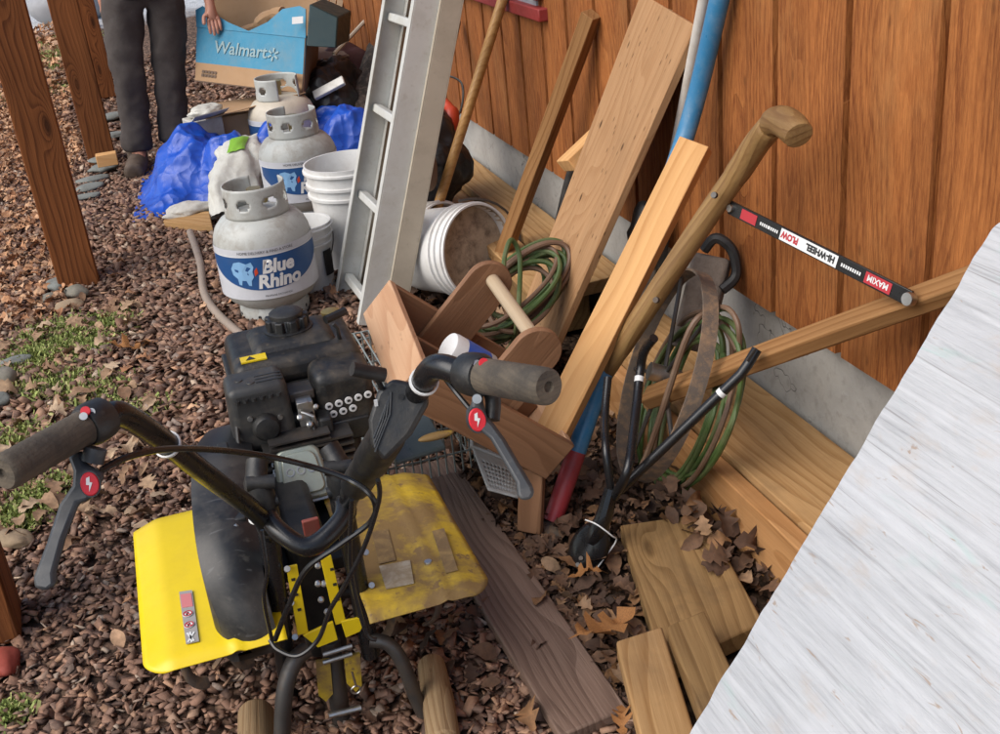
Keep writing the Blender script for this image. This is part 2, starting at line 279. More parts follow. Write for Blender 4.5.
# ------------------------------------------------------------------ mesh helpers
def frame(x, z):
    x = V(x).normalized(); z = V(z); y = z.cross(x).normalized(); z = x.cross(y)
    return Matrix((x, y, z)).transposed()
def catmull(pts, n=6, closed=False):
    P = [V(p) for p in pts]; out = []; N = len(P)
    for i in range(N if closed else N-1):
        g = (lambda k: P[k % N]) if closed else (lambda k: P[min(max(k, 0), N-1)])
        a, b, c, d = g(i-1), g(i), g(i+1), g(i+2)
        for k in range(n):
            t = k/n; out.append(.5*((2*b)+(c-a)*t+(2*a-5*b+4*c-d)*t*t+(3*b-a-3*c+d)*t**3))
    if not closed: out.append(P[-1])
    return out
class MB:
    def __init__(s): s.v = []; s.f = []
    def add(s, vs, fs, T=None):
        o = len(s.v)
        s.v += [tuple(T @ V(p)) if T else tuple(p) for p in vs]; s.f += [tuple(i+o for i in f) for f in fs]; return s
    def box(s, c, d, rot=None):
        c = V(c); h = V(d)/2; vs = []
        for z in (-1, 1):
            for y in (-1, 1):
                for x in (-1, 1):
                    p = V((x*h.x, y*h.y, z*h.z)); vs.append(c+(rot @ p if rot else p))
        return s.add(vs, [(0, 2, 3, 1), (4, 5, 7, 6), (0, 1, 5, 4), (2, 6, 7, 3), (0, 4, 6, 2), (1, 3, 7, 5)])
    def hexa(s, b, t):          # four bottom and four top corners, both counter-clockwise
        return s.add(list(b)+list(t), [(3, 2, 1, 0), (4, 5, 6, 7), (0, 1, 5, 4), (1, 2, 6, 5), (2, 3, 7, 6), (3, 0, 4, 7)])
    def bar(s, a, b, w, t, n=(0, 0, 1)):
        a, b = V(a), V(b); return s.box((a+b)/2, ((b-a).length, w, t), frame(b-a, n))
    def tube(s, pts, r, n=10, closed=False, flat=1.):
        P = [V(p) for p in pts]; N = len(P); rs = r if isinstance(r, (list, tuple)) else [r]*N
        up = None; vs = []; fs = []
        for i in range(N):
            t = (P[(i+1) % N]-P[i-1]) if closed else (P[min(i+1, N-1)]-P[max(i-1, 0)])
            t.normalize()
            if up is None: up = t.orthogonal().normalized()
            up = (up-t*up.dot(t)).normalized(); sd = t.cross(up)
            for k in range(n):
                an = 2*PI*k/n; vs.append(P[i]+(up*math.cos(an)+sd*math.sin(an)*flat)*rs[i])
        for i in range(N if closed else N-1):
            for k in range(n):
                j = (i+1) % N; fs.append((i*n+k, i*n+(k+1) % n, j*n+(k+1) % n, j*n+k))
        if not closed: fs += [tuple(range(n))[::-1], tuple(range((N-1)*n, N*n))]
        return s.add(vs, fs)
    def lathe(s, prof, n=32, T=None, cap=True):
        vs = []; fs = []
        for r, z in prof:
            for k in range(n): vs.append((r*math.cos(2*PI*k/n), r*math.sin(2*PI*k/n), z))
        for i in range(len(prof)-1):
            for k in range(n): fs.append((i*n+k, i*n+(k+1) % n, (i+1)*n+(k+1) % n, (i+1)*n+k))
        if cap: fs += [tuple(range(n))[::-1], tuple(range((len(prof)-1)*n, len(prof)*n))]
        return s.add(vs, fs, T)
    def prism(s, poly, h, T=None, z0=0.):
        n = len(poly); vs = [(x, y, z0) for x, y in poly]+[(x, y, z0+h) for x, y in poly]
        return s.add(vs, [tuple(range(n))[::-1], tuple(range(n, 2*n))]+[(k, (k+1) % n, n+(k+1) % n, n+k) for k in range(n)], T)
    def grid(s, fn, nu, nv, skip=None, wrap=False):
        vs = [fn(i/nu, j/nv) for j in range(nv+1) for i in range(nu+1)]; w = nu+1
        fs = [(j*w+i, j*w+i+1, (j+1)*w+i+1, (j+1)*w+i) for j in range(nv) for i in range(nu) if not (skip and skip(i, j))]
        return s.add(vs, fs)
    def build(s, name, mat, parent=None, T=None, bevel=0., smooth=None, sub=0, solid=0., seg=2, disp=None):
        me = bpy.data.meshes.new(name); vs = s.v
        T = T or Matrix.Identity(4)
        if not T == Matrix.Identity(4): Ti = T.inverted(); vs = [tuple(Ti @ V(p)) for p in vs]
        me.from_pydata(vs, [], s.f); me.validate()
        bm = bmesh.new(); bm.from_mesh(me); bmesh.ops.recalc_face_normals(bm, faces=bm.faces); bm.to_mesh(me); bm.free()
        return link(name, me, mat, parent, T, bevel, smooth, sub, solid, seg, disp)
WM = {}
def link(name, me, mat, parent=None, T=None, bevel=0., smooth=None, sub=0, solid=0., seg=2, disp=None):
    o = bpy.data.objects.new(name, me); COL.objects.link(o); T = T or Matrix.Identity(4)
    if mat: me.materials.append(M[mat] if isinstance(mat, str) else mat)
    WM[o.name] = T.copy(); put(o, parent, T)
    if solid: md = o.modifiers.new('solid', 'SOLIDIFY'); md.thickness = solid; md.offset = 0
    if bevel: md = o.modifiers.new('bevel', 'BEVEL'); md.width = bevel; md.segments = seg; md.limit_method = 'ANGLE'; md.angle_limit = R(35)
    if sub: md = o.modifiers.new('sub', 'SUBSURF'); md.levels = md.render_levels = sub
    if disp:
        tx = bpy.data.textures.new(name, 'CLOUDS'); tx.noise_scale = disp[1]; tx.noise_depth = 2
        md = o.modifiers.new('disp', 'DISPLACE'); md.texture = tx; md.strength = disp[0]; md.texture_coords = 'GLOBAL'
    sm = smooth if smooth is not None else True
    if sm:
        me.shade_smooth()
        if sm is True: 
            try: me.set_sharp_from_angle(angle=R(38))
            except Exception: pass
    return o
def put(o, parent, T):
    if parent:
        o.parent = parent; o.matrix_parent_inverse = WM[parent.name].inverted()
    o.matrix_basis = T
def thing(name, label, cat, loc, rz=0, group=None):
    o = bpy.data.objects.new(name, None); COL.objects.link(o); o.empty_display_size = .05
    T = Matrix.Translation(V(loc)) @ Matrix.Rotation(rz, 4, 'Z'); o.matrix_basis = T; WM[o.name] = T
    return tag(o, label, cat, group)
def tag(o, label=None, cat=None, group=None, kind=None):
    for k, v_ in (('label', label), ('category', cat), ('group', group), ('kind', kind)):
        if v_: o[k] = v_
    return o
def dup(root, T, label):
    r = root.copy(); COL.objects.link(r); r.matrix_basis = T; r['label'] = label; WM[r.name] = T
    def rec(a, b):
        for ch in list(a.children):
            c = ch.copy(); COL.objects.link(c); c.parent = b; c.matrix_parent_inverse = ch.matrix_parent_inverse.copy(); rec(ch, c)
    rec(root, r); return r
def TR(p, x=(1, 0, 0), z=(0, 0, 1)): return Matrix.Translation(V(p)) @ frame(x, z).to_4x4()
def board(name, a, b, w, t, n, mat, parent=None, bevel=.003, end=0., wob=0.):
    a, b = V(a), V(b); T = TR((a+b)/2, b-a, n); m = MB(); L = (b-a).length
    m.box((0, 0, 0), (L, w, t)); m.v = [tuple(T @ V(p)) for p in m.v]
    return m.build(name, mat, parent, T=T, bevel=bevel)
def slab(name, c4, t, mat, parent=None, bevel=.003, T=None):   # quad top corners (any order round), extruded down its normal by t
    c = [V(p) for p in c4]; n = (c[1]-c[0]).cross(c[3]-c[0]).normalized()
    if n.z < 0 and abs(n.z) > .05: n = -n; c = [c[0], c[3], c[2], c[1]]
    m = MB().hexa([p-n*t for p in c], c); x = (c[1]-c[0]); x2 = (c[3]-c[0])
    if x2.length > x.length: x = x2
    return m.build(name, mat, parent, T=T or TR(sum(c, V())/4, x, n), bevel=bevel)
def blob(name, c, d, mat, parent=None, seed=0, amp=.18, sub=3, rz=0., flat=None, crumple=0.):
    bm = bmesh.new(); bmesh.ops.create_icosphere(bm, subdivisions=sub, radius=1)
    rot = Matrix.Rotation(rz, 3, 'Z')
    for v_ in bm.verts:
        k = 1+amp*2*mnoise.noise(v_.co*1.1+V((seed*3.7, seed, 1.3)))+amp*.6*mnoise.noise(v_.co*3+V((seed, 2, seed*2.)))
        if crumple:
            q = v_.co*1.7+V((seed*1.3, seed*.7, 0)); k += crumple*((mnoise.voronoi(q)[0][0]-.4)*.9+(mnoise.voronoi(q*2.2)[0][0]-.4)*.5)
        p = v_.co*k; p = V((p.x*d[0]/2, p.y*d[1]/2, p.z*d[2]/2))
        if flat is not None: p.z = max(p.z, -flat)
        v_.co = rot @ p
    me = bpy.data.meshes.new(name); bm.to_mesh(me); bm.free()
    return link(name, me, mat, parent, Matrix.Translation(V(c)), smooth='all')
def textmesh(txt, size, shear=0., offset=0., align='LEFT'):
    cu = bpy.data.curves.new('lettering', 'FONT'); cu.body = txt; cu.size = size; cu.shear = shear; cu.offset = offset; cu.align_x = align; cu.resolution_u = 3
    o = bpy.data.objects.new('lettering', cu); COL.objects.link(o)
    dg = bpy.context.evaluated_depsgraph_get(); me = bpy.data.meshes.new_from_object(o.evaluated_get(dg))
    bpy.data.objects.remove(o); bpy.data.curves.remove(cu); return me
def flat_text(name, txt, size, T, mat, parent, shear=0., offset=0., align='CENTER', fn=None, sx=1.):
    me = textmesh(txt, size, shear, offset, align)
    if fn:
        bm = bmesh.new(); bm.from_mesh(me)
        bmesh.ops.subdivide_edges(bm, edges=[e for e in bm.edges if e.calc_length() > size*.3], cuts=2)
        bmesh.ops.triangulate(bm, faces=bm.faces)
        bm.to_mesh(me); bm.free()
    Ti = T.inverted()
    for v_ in me.vertices:
        p = fn(v_.co.x*sx, v_.co.y) if fn else None
        v_.co = (Ti @ p) if fn else V((v_.co.x*sx, v_.co.y, 0))
    return link(name, me, mat, parent, T, smooth=False)
def scatter(name, temps, P, S, rot, mat, kind='stuff', tilt=.5, parent=None):
    # temps: list of (verts Nx3, faces list); one mesh of many small pieces, vectorised
    allv = []; allf = []; off = 0; idx = rng.integers(0, len(temps), len(P))
    for ti, (tv, tf) in enumerate(temps):
        sel = np.where(idx == ti)[0]
        if not len(sel): continue
        tv = np.array(tv); tf = np.array(tf); n = len(sel)
        a = rot[sel]; tx = rng.normal(0, tilt, n); ty = rng.normal(0, tilt, n)
        ca, sa = np.cos(a), np.sin(a); cx, sx = np.cos(tx), np.sin(tx); cy, sy = np.cos(ty), np.sin(ty)
        v_ = tv[None]*S[sel][:, None, :]
        y = v_[..., 1]*cx[:, None]-v_[..., 2]*sx[:, None]; z = v_[..., 1]*sx[:, None]+v_[..., 2]*cx[:, None]; x = v_[..., 0]
        x, z = x*cy[:, None]+z*sy[:, None], -x*sy[:, None]+z*cy[:, None]
        x, y = x*ca[:, None]-y*sa[:, None], x*sa[:, None]+y*ca[:, None]
        v_ = np.stack([x, y, z], -1)+P[sel][:, None, :]
        f = tf[None]+(np.arange(n)*len(tv))[:, None, None]+off
        allv.append(v_.reshape(-1, 3)); allf.append(f.reshape(-1, tf.shape[1])); off += n*len(tv)
    vv = np.concatenate(allv); ff = np.concatenate(allf); k = ff.shape[1]
    me = bpy.data.meshes.new(name); me.vertices.add(len(vv)); me.vertices.foreach_set('co', vv.ravel())
    me.loops.add(ff.size); me.loops.foreach_set('vertex_index', ff.ravel().astype(np.int32)); me.polygons.add(len(ff))
    me.polygons.foreach_set('loop_start', np.arange(0, ff.size, k, dtype=np.int32)); me.update(calc_edges=True)
    o = link(name, me, mat, parent, smooth=False)
    if kind: o['kind'] = kind
    return o

# ------------------------------------------------------------------ ground
m = MB()
xs = [-60, -30, -15, -8, -5]+[-4+.12*i for i in range(38)]+[1, 4, 10, 30, 60]
ys = [-40, -15, -5, -2, 0]+[.5+.12*i for i in range(60)]+[8.5, 10, 12, 15, 20, 30, 60, 120]
def gz(x, y):
    k = 1. if -4 <= x <= .6 and .4 < y < 8 else 0.
    return k*(.012*mnoise.noise(V((x*2.2, y*2.2, 0)))+.006*mnoise.noise(V((x*7, y*7, 3)))) - .006
w = len(xs); m.add([(x, y, gz(x, y)) for y in ys for x in xs], [(j*w+i, j*w+i+1, (j+1)*w+i+1, (j+1)*w+i) for j in range(len(ys)-1) for i in range(w-1)])
tag(m.build('ground', 'ground', smooth='all'), kind='structure')

def ico(sub, seed, jag=.3):
    bm = bmesh.new(); bmesh.ops.create_icosphere(bm, subdivisions=sub, radius=1); r = random.Random(seed)
    vs = [tuple(v_.co*(1+r.uniform(-jag, jag))) for v_ in bm.verts]; fs = [[v_.index for v_ in f.verts] for f in bm.faces]; bm.free(); return vs, fs
def pts(n, x0, x1, y0, y1): return np.stack([rng.uniform(x0, x1, n), rng.uniform(y0, y1, n), np.zeros(n)], -1)
def chip(seed):
    r = random.Random(seed); j = lambda: r.uniform(.55, 1.1)
    vs = [(x*j(), y*j(), z*j()) for z in (-1, 1) for y in (-1, 1) for x in (-1, 1)]
    fs = [(0, 2, 3), (0, 3, 1), (4, 5, 7), (4, 7, 6), (0, 1, 5), (0, 5, 4), (2, 6, 7), (2, 7, 3), (0, 4, 6), (0, 6, 2), (1, 3, 7), (1, 7, 5)]
    return vs, fs
chips = [chip(k+50) for k in range(14)]+[ico(1, k, .34) for k in range(10)]; chips2 = [ico(2, k, .12) for k in range(8)]
def gravel(name, n, x0, x1, y0, y1, r0, r1, temps):
    P = pts(n, x0, x1, y0, y1); r = r0+(r1-r0)*rng.random(n)**1.6
    P[:, 2] = rng.uniform(0, .012, n)
    S = np.stack([r*rng.uniform(1., 1.7, n), r*rng.uniform(.65, 1.05, n), r*rng.uniform(.14, .36, n)], -1)
    return scatter(name, temps, P, S, rng.uniform(0, 6.28, n), 'stones', tilt=.42)
gravel('gravel', 21000, -2.3, -.60, .9, 2.9, .0048, .0138, chips)
gravel('gravel', 20000, -2.2, -.42, 2.9, 6.6, .009, .018, chips)
gravel('gravel', 4000, -2.2, .1, 6.6, 10, .012, .022, chips)
# leaves
def leaf(seed, lobes=True, curl=.5):
    r = random.Random(seed); out = []; N = 7
    top = []; bot = []
    for i in range(N+1):
        t = i/N; wv = math.sin(PI*min(1, t*.93+.04))**.7*.32*(1+(.45 if i % 2 else -.35)*(1 if lobes else 0))
        c1 = curl*r.uniform(.4, 1)
        z0 = .22*curl*math.sin(PI*t*1.2); zz = curl*.55*wv*2*r.uniform(.4, 1.5)
        top.append((t-.5, wv*math.cos(c1), z0+zz)); bot.append((t-.5, -wv*math.cos(c1), z0+curl*.5*wv*2*r.uniform(-.4, 1.4)))
        out.append((t-.5, 0, z0))
    vs = top+out+bot; n = N+1; fs = []
    for i in range(N): fs += [(i, i+1, n+i+1, n+i), (n+i, n+i+1, 2*n+i+1, 2*n+i)]
    return vs, fs
leaves = [leaf(k, k % 3 == 0, .3+.5*(k % 4)/3) for k in range(10)]
def litter(name, n, x0, x1, y0, y1, s0, s1, mat, zmax=.03, tilt=.35, keep=None):
    P = pts(n, x0, x1, y0, y1); P[:, 2] = rng.uniform(.008, zmax, n)
    if keep is not None: P = P[[keep(p) for p in P]]; n = len(P)
    s_ = rng.uniform(s0, s1, n); S = np.stack([s_, s_*rng.uniform(.7, 1.2, n), s_], -1)
    return scatter(name, leaves, P, S, rng.uniform(0, 6.28, n), mat, tilt=tilt)
def inq(p, q):
    s_ = 0
    for i in range(4):
        a, b = q[i], q[(i+1) % 4]; c = (b[0]-a[0])*(p[1]-a[1])-(b[1]-a[1])*(p[0]-a[0])
        if s_ and c*s_ < 0: return False
        s_ = c
    return True
GB = [[(620, 525), (703, 513), (770, 640), (664, 668)], [(616, 641), (662, 626), (716, 800), (656, 800)], [(661, 628), (703, 610), (790, 790), (722, 800)], [(430, 432), (486, 500), (634, 712), (548, 740)]]
GQ = [[Z(x, y, .06) for x, y in q] for q in GB]
clear = lambda p: not any(inq(p, q) for q in GQ) or random.random() < .04
litter('leaf_litter', 2600, -.66, -.2, 1.4, 3.3, .014, .032, 'leaves', .02, .45, keep=clear)
litter('leaf_litter', 700, -.70, -.2, 1.45, 3.3, .03, .06, 'leaves', .035, keep=clear)
litter('leaf_litter', 420, -.6, .0, 3.2, 5, .03, .07, 'leaves', .04)
litter('leaf_litter', 45, -.34, -.24, 1.66, 2.02, .04, .075, 'leaves', .09, .6)
litter('leaf_litter', 120, -1.15, -.62, 1.2, 2.3, .03, .06, 'leaves', .03, keep=clear)
litter('mulch', 12000, -3.6, -1.55, 4.0, 9, .018, .045, 'mulch', .03, .4, keep=lambda p: p[0] < -1.62+.12*math.sin(p[1]*3)+.1*random.random())
litter('mulch', 1800, -4.5, -1.4, 9, 13, .05, .09, 'mulch', .03, .4)
litter('fallen_leaf_scatter', 210, -2.1, -1.35, 2.4, 4.2, .03, .07, 'paleleaf', .03, .3)
litter('fallen_leaf_scatter', 70, -1.5, -.4, 1., 5, .03, .05, 'mulch', .025, .25)
# grass and moss tufts
def tuft(name, centers):
    P = []; 
    for (cx, cy, r, n) in centers:
        q = rng.normal(0, r*.5, (n, 2)); P.append(np.stack([q[:, 0]+cx, q[:, 1]+cy, np.full(n, .004)], -1))
    P = np.concatenate(P); n = len(P); tv = [(-.5, 0, 0), (.5, 0, 0), (.25, .35, .7), (-.25, .35, .7)]
    tv2 = [(-.5, 0, 0), (.5, 0, 0), (.4, .8, .5), (-.3, .9, .55)]
    S = np.stack([rng.uniform(.004, .010, n), rng.uniform(.012, .03, n), rng.uniform(.012, .03, n)], -1)
    return scatter(name, [(tv, [(0, 1, 2, 3)]), (tv2, [(0, 1, 2, 3)])], P, S, rng.uniform(0, 6.28, n), 'grass', tilt=.35)
cs = []
for (x, y, r, n) in [(60, 335, .16, 900), (30, 360, .15, 800), (85, 345, .12, 600), (95, 395, .13, 420), (50, 385, .14, 500), (20, 440, .1, 350), (30, 510, .1, 500), (15, 530, .06, 300), (50, 490, .07, 200), (5, 720, .05, 200), (110, 320, .1, 200), (140, 410, .1, 150)]:
    p = Z(x, y); cs.append((p.x, p.y, r*.85, int(n*2.1)))
for (x, y, r, n) in [(52, 55, .35, 700), (62, 65, .3, 500), (55, 90, .3, 400), (60, 40, .4, 600), (5, 100, .25, 300), (20, 97, .2, 200)]:
    p = Z(x, y); cs.append((p.x, p.y, r, n*2))
tuft('grass', cs)

# ------------------------------------------------------------------ shed wall
wall = thing('shed_wall', 'orange brown stained grooved wood wall standing on a grey concrete base', 'wall', (.05, 3, 0))
gy = [-1.4+.24*i for i in range(12)]; gy = [g for g in gy if g < 1.35]+[1.533, 1.788, 2.034, 2.261, 2.495, 2.73, 2.958, 3.172, 3.379, 3.591, 3.782, 3.981, 4.19]+[4.19+.203*i for i in range(1, 24)]
ZB, ZT = .392, 2.5
prof = []  # (y, x) outline of the siding's face, with a channel at each groove
prof.append((-1.6, 0.))
for g in gy: prof += [(g-.0105, 0.), (g-.0092, .024), (g+.0092, .024), (g+.0105, 0.)]
prof.append((9.2, 0.)); prof += [(9.2, .029), (-1.6, .029)]
m = MB(); n = len(prof)
m.add([(x, y, ZB) for y, x in prof]+[(x, y, ZT) for y, x in prof], [tuple(range(n))[::-1], tuple(range(n, 2*n))]+[(k, (k+1) % n, n+(k+1) % n, n+k) for k in range(n)])
m.build('siding', 'siding', wall, T=TR((0, 3, 1), (0, 0, 1), (-1, 0, 0)), smooth=False)
MB().box((.131, 3.8, .145), (.2, 10.8, .49)).build('foundation', 'concrete', wall, bevel=.004)
wf = MB(); y0, y1, z0, z1 = 3.345, 4.45, .868, 1.75
for (a, b) in (((-.004, y0+.035, z0+.06), (-.004, y0+.035, z1)), ((-.004, y1-.035, z0+.06), (-.004, y1-.035, z1))): wf.bar(a, b, .07, .045, (-1, 0, 0))
wf.box((-.004, (y0+y1)/2, z0+.02), (.05, y1-y0+.05, .038)); wf.box((-.004, (y0+y1)/2, z1+.035), (.05, y1-y0, .07))
win = wf.build('window', 'red_frame', wall, bevel=.004)
MB().box((.0, (y0+y1)/2, (z0+z1)/2), (.014, y1-y0-.1, z1-z0-.06)).build('pane', 'glass', win)
wb = MB(); wb.box((-.010, (y0+y1)/2+.03, z0+.10), (.02, .03, .09)); 

# planks by the wall foot
yb0, yb1 = .6, 2.62
edging = thing('timber_edging', 'brown timber edging boards along the concrete base beside the white sheet', 'edging', (-.12, 1.6, 0))
m = MB(); 
slab('top_board', [(-.195, yb0, .172), (-.195, yb1, .172), (-.004+.02, yb1, .178), (.016, yb0, .178)], .035, 'treated', edging)
slab('lip_board', [(-.238, yb0, .156), (-.238, yb1, .156), (-.2, yb1, .158), (-.2, yb0, .158)], .156, 'orange_board', edging)
pl = tag(slab('plank', [(-.245, 2.9, .19), (-.235, 4.5, .20), (-.135, 4.5, .205), (-.14, 2.9, .195)], .04, 'treated'), 'tan plank lying along the concrete base behind the tipped bucket, outer of two', 'plank', 'planks behind the bucket')
pl = tag(slab('plank', [(-.125, 2.85, .215), (-.12, 4.4, .222), (.012, 4.4, .226), (.012, 2.85, .22)], .04, 'treated'), 'tan plank tight against the concrete base behind the bucket, inner of two', 'plank', 'planks behind the bucket')
tag(board('support_block', (-.13, 3., .08), (-.13, 4.3, .08), .16, .145, (0, 0, 1), 'treated_dark'), 'dark timber under the two tan planks at the wall foot', 'timber')

# ------------------------------------------------------------------ leaning boards and poles
def plankq(a, b, wv, t): # a,b top/bottom right corners, wv width vector
    pass
ptop = V((-.012, 2.35, .968)); pbot = Z(531, 398, 0.0)
wv = V((.01, .30, .012))
tag(slab('leaning_plank', [pbot, ptop, ptop+wv+V((0, 0, .03)), pbot+V((.02, .29, .0))], .02, 'ply', bevel=.002), 'wide tan plywood plank with dark nicks leaning on the wall', 'plank')
PA, PB = Z(550, 529, .0), X(690, 120, -.07)
dpt = lambda p: (p-CP).dot(FW)
a = D(553, 432, dpt(PA.lerp(PB, .22))-.065); b = D(696, 144, dpt(PB)-.07)
tag(board('leaning_stud', a, b, .070, .036, V((-.62, -.62, .48)), 'pine', bevel=.002), 'clean pale pine stud leaning in front of the blue pole', 'board')
p0, p1 = PA, PB; p2 = X(724, -20, -.03)
pa = p0.lerp(p1, .19)
bp = thing('painted_pole', 'blue painted pole with a red foot leaning on the wall', 'pole', p0)
cp = catmull([p0.lerp(p1, .02), pa, p0.lerp(p1, .65), p1, p2, p2+(p2-p1)*.8], 8)
lo = [p for p in cp if (p-p0).length < (pa-p0).length+.001]; hi = [lo[-1]]+[p for p in cp if (p-p0).length >= (pa-p0).length+.001]
MB().tube(lo, .0215, 16).build('red_foot', 'red_pole', bp); MB().tube(hi, .0212, 16).build('shaft', 'blue_pole', bp)
MB().lathe([(.05, 0), (.055, .004), (.03, .012)], 20, Matrix.Translation(p0+V((0, 0, .006)))).build('base_plate', 'rust', bp)
tag(MB().tube([Z(640, 330, .05), X(706, -10, -.03), X(714, -60, -.02)], .013, 12).build('thin_pole', 'white_pole'), 'thin off white pole leaning behind the blue pole', 'pole')
# tool handle with ferrule
q0 = Z(411, 292, .0); q1 = X(505, -8, -.035); dq = (q1-q0).normalized()
bh = thing('wooden_pole', 'round varnished tan pole with a dull metal ferrule leaning under the red window', 'pole', q0)
qm = q0+dq*.21
MB().tube([qm-dq*.02, q1, q1+dq*.25], .017, 14).build('shaft', 'broom', bh)
MB().tube([q0, q0+dq*.09, q0+dq*.16, qm], [.012, .015, .0185, .02], 14).build('ferrule', 'iron', bh)
a = Z(486, 300, 0); b = X(592, 14, -.02)
tag(board('square_stick', a, b, .042, .042, V((-.6, -.6, .4)), 'stick', bevel=.002), 'thin square brown stick leaning on the wall behind the tipped bucket', 'stick')
a = X(566, 166, -.16); b = X(606, 128, -.03)
tag(board('wood_offcut', a, b, .09, .038, V((-.5, .2, .8)), 'pine'), 'short pale wood block wedged behind the wide plank', 'offcut')
tag(MB().tube(catmull([X(552, 262, -.12), X(560, 225, -.08), X(572, 175, -.05), X(582, 158, -.06), X(600, 168, -.09), X(604, 220, -.1)], 6), .018, 10).build('black_pipe', 'hose_black'), 'black bent pipe standing behind the wide plank', 'pipe')

# white sheet
s0 = Z(650, 800, .125); s1 = X(1000, 215, -.006); 
sd = (s1-s0); nrm = V((0, -1, 0)).cross(sd).normalized(); nrm = nrm if nrm.z > 0 else -nrm
m = MB(); NU, NV = 160, 3
def edge_w(u): return .005*mnoise.noise(V((u*18, 0, 0)))+.0012*mnoise.noise(V((u*60, 1, 0)))
vs = []; 
for j, (yy, side) in enumerate([(0, 1), (0, 0)]):
    pass
Ls = 1.75
top = []; 
def sp(u, k, low):
    p = s0.lerp(s1, u)+V((0, 1, 0))*(edge_w(u) if k == 0 else -Ls); 
    if u > .97: p = p+V((0, -1, 0))*((u-.97)/.03)**2*.02*(k == 0)
    return p-nrm*(.019 if low else 0.)
for low in (0, 1):
    for k in (0, 1):
        for i in range(NU+1): vs.append(sp(i/NU, k, low))
n1 = NU+1; fs = []
for i in range(NU):
    fs += [(i, i+1, n1+i+1, n1+i), (2*n1+i, 3*n1+i, 3*n1+i+1, 2*n1+i+1), (i, 2*n1+i, 2*n1+i+1, i+1), (n1+i, n1+i+1, 3*n1+i+1, 3*n1+i)]
fs += [(0, n1, 3*n1, 2*n1), (NU, 2*n1+NU, 3*n1+NU, n1+NU)]
m.add(vs, fs)
tag(m.build('whitewashed_sheet', 'sheet', T=TR((s0+s1)/2+V((0, -Ls/2, 0)), (0, 1, 0), nrm), smooth=False), 'big whitewashed plywood sheet with rough grain leaning on the wall', 'sheet')

# boards lying on the ground
def gboard(name, px, z, t, mat, label, cat='board', group=None, dz=(0, 0, 0, 0)):
    return tag(slab(name, [Z(x, y, z+d) for (x, y), d in zip(px, dz)], t, mat, bevel=.004), label, cat, group)
gboard('ground_board', [(620, 525), (703, 513), (764, 622), (664, 668)], .05, .04, 'treated_dark', 'widest tan board lying flat behind the two short boards near the white sheet', 'board', 'boards lying by the white sheet')
gboard('ground_board', [(616, 641), (662, 626), (716, 800), (656, 800)], .085, .038, 'treated', 'short board with ring grain beside the dark deck board', 'board', 'boards lying by the white sheet')
gboard('ground_board', [(667, 626), (704, 610), (790, 790), (732, 800)], .108, .038, 'treated_dark', 'short stained board between the ring grain board and white sheet', 'board', 'boards lying by the white sheet')
gboard('deck_board', [(420, 440), (478, 500), (629, 706), (552, 736)], .028, .026, 'deck', 'dark brown grooved deck board lying on the ground beside the tiller', 'board') if False else None
A0, A1 = Z(480, 500, .03), Z(628, 708, .03)
tag(slab('deck_board', [V((A0.x-.14, 2.4, .03)), V((A0.x, 2.4, .03)), A1, Z(560, 736, .03)], .026, 'deck', bevel=.004), 'dark brown grooved deck board lying on the ground beside the tiller', 'board')

# ------------------------------------------------------------------ posts
for i, (x, y, h, w_, lab) in enumerate([(-1.735, 2.2, 2.5, .14, 'nearest brown wood post cut off by the left edge'), (-1.555, 4.40, 2.5, .145, 'brown wood post with three knots standing on field stones'),
        (-1.44, 6.36, 2.5, .14, 'brown wood post on stacked flat stones beside the standing person'), (-1.385, 8.36, 2.5, .125, 'farthest slim wood post behind the standing person')]):
    tag(board('wood_post', (x, y, .0), (x-.02, y, h), w_, w_, (0.05, -1, 0), 'post', bevel=.006), lab, 'post', 'brown wood posts along the left')
k = 0
for (x, y, d, mt, lab) in [(86, 284, (.10, .07, .055), 'rock', 'grey round stone against the foot of the knotted post'), (58, 289, (.12, .07, .045), 'slate', 'flat grey stone left of the knotted post foot'),
        (78, 297, (.09, .07, .05), 'rock', 'rounded stone in the middle of the pile by the knotted post'), (70, 309, (.10, .07, .035), 'rock2', 'flat tan stone lowest in the pile by the knotted post'),
        (50, 300, (.08, .05, .03), 'rock', 'small greenish stone under the flat grey stone'), (6, 385, (.09, .08, .06), 'rock', 'dark grey stone at left edge near the moss'),
        (2, 405, (.07, .06, .04), 'slate', 'small blue grey stone at left edge by the moss'), (16, 365, (.1, .06, .03), 'slate', 'flat blue grey stone lying in the moss'), (12, 545, (.07, .12, .04), 'rock2', 'tan stone beside the nearest wood post'),
        (7, 669, (.085, .06, .042), 'redrock', 'bright red stone at the left edge in the gravel')]:
    p = Z(x, y); k += 1; tag(blob('field_stone', (p.x, p.y, d[2]*.42), d, mt, seed=k, amp=.16, rz=k*.8), lab, 'stone', 'stones round the posts')
for (x, y, z, d, r, lab) in [(104, 172, .03, (.16, .13, .035), .3, 'lowest flat stone under the second post'), (103, 168, .06, (.13, .11, .03), .9, 'upper flat stone under the second post'), (94, 182, .02, (.17, .09, .03), .2, 'flat stone in front of the second post pile'),
        (91, 190, .02, (.15, .1, .03), .5, 'flat dark stone leading away from the second post'), (88, 199, .018, (.14, .09, .025), .1, 'nearest flat dark stone of the row by the second post'), (112, 120, .03, (.2, .14, .04), .4, 'flat pale stone behind the second post'), (113, 138, .02, (.17, .12, .03), .2, 'flat pale stone between the second post and the person')]:
    p = Z(x, y); k += 1; tag(blob('flat_stone', (p.x, p.y, z*.8), d, 'slate', seed=k, amp=.12, rz=r), lab, 'stone', 'flat stones by the second post')
p = Z(107, 159, .09); tag(board('wood_block', p+V((-.05, 0, 0)), p+V((.05, 0, 0)), .06, .06, (0, 0, 1), 'pine'), 'small pale wood block beside the second post foot', 'block')
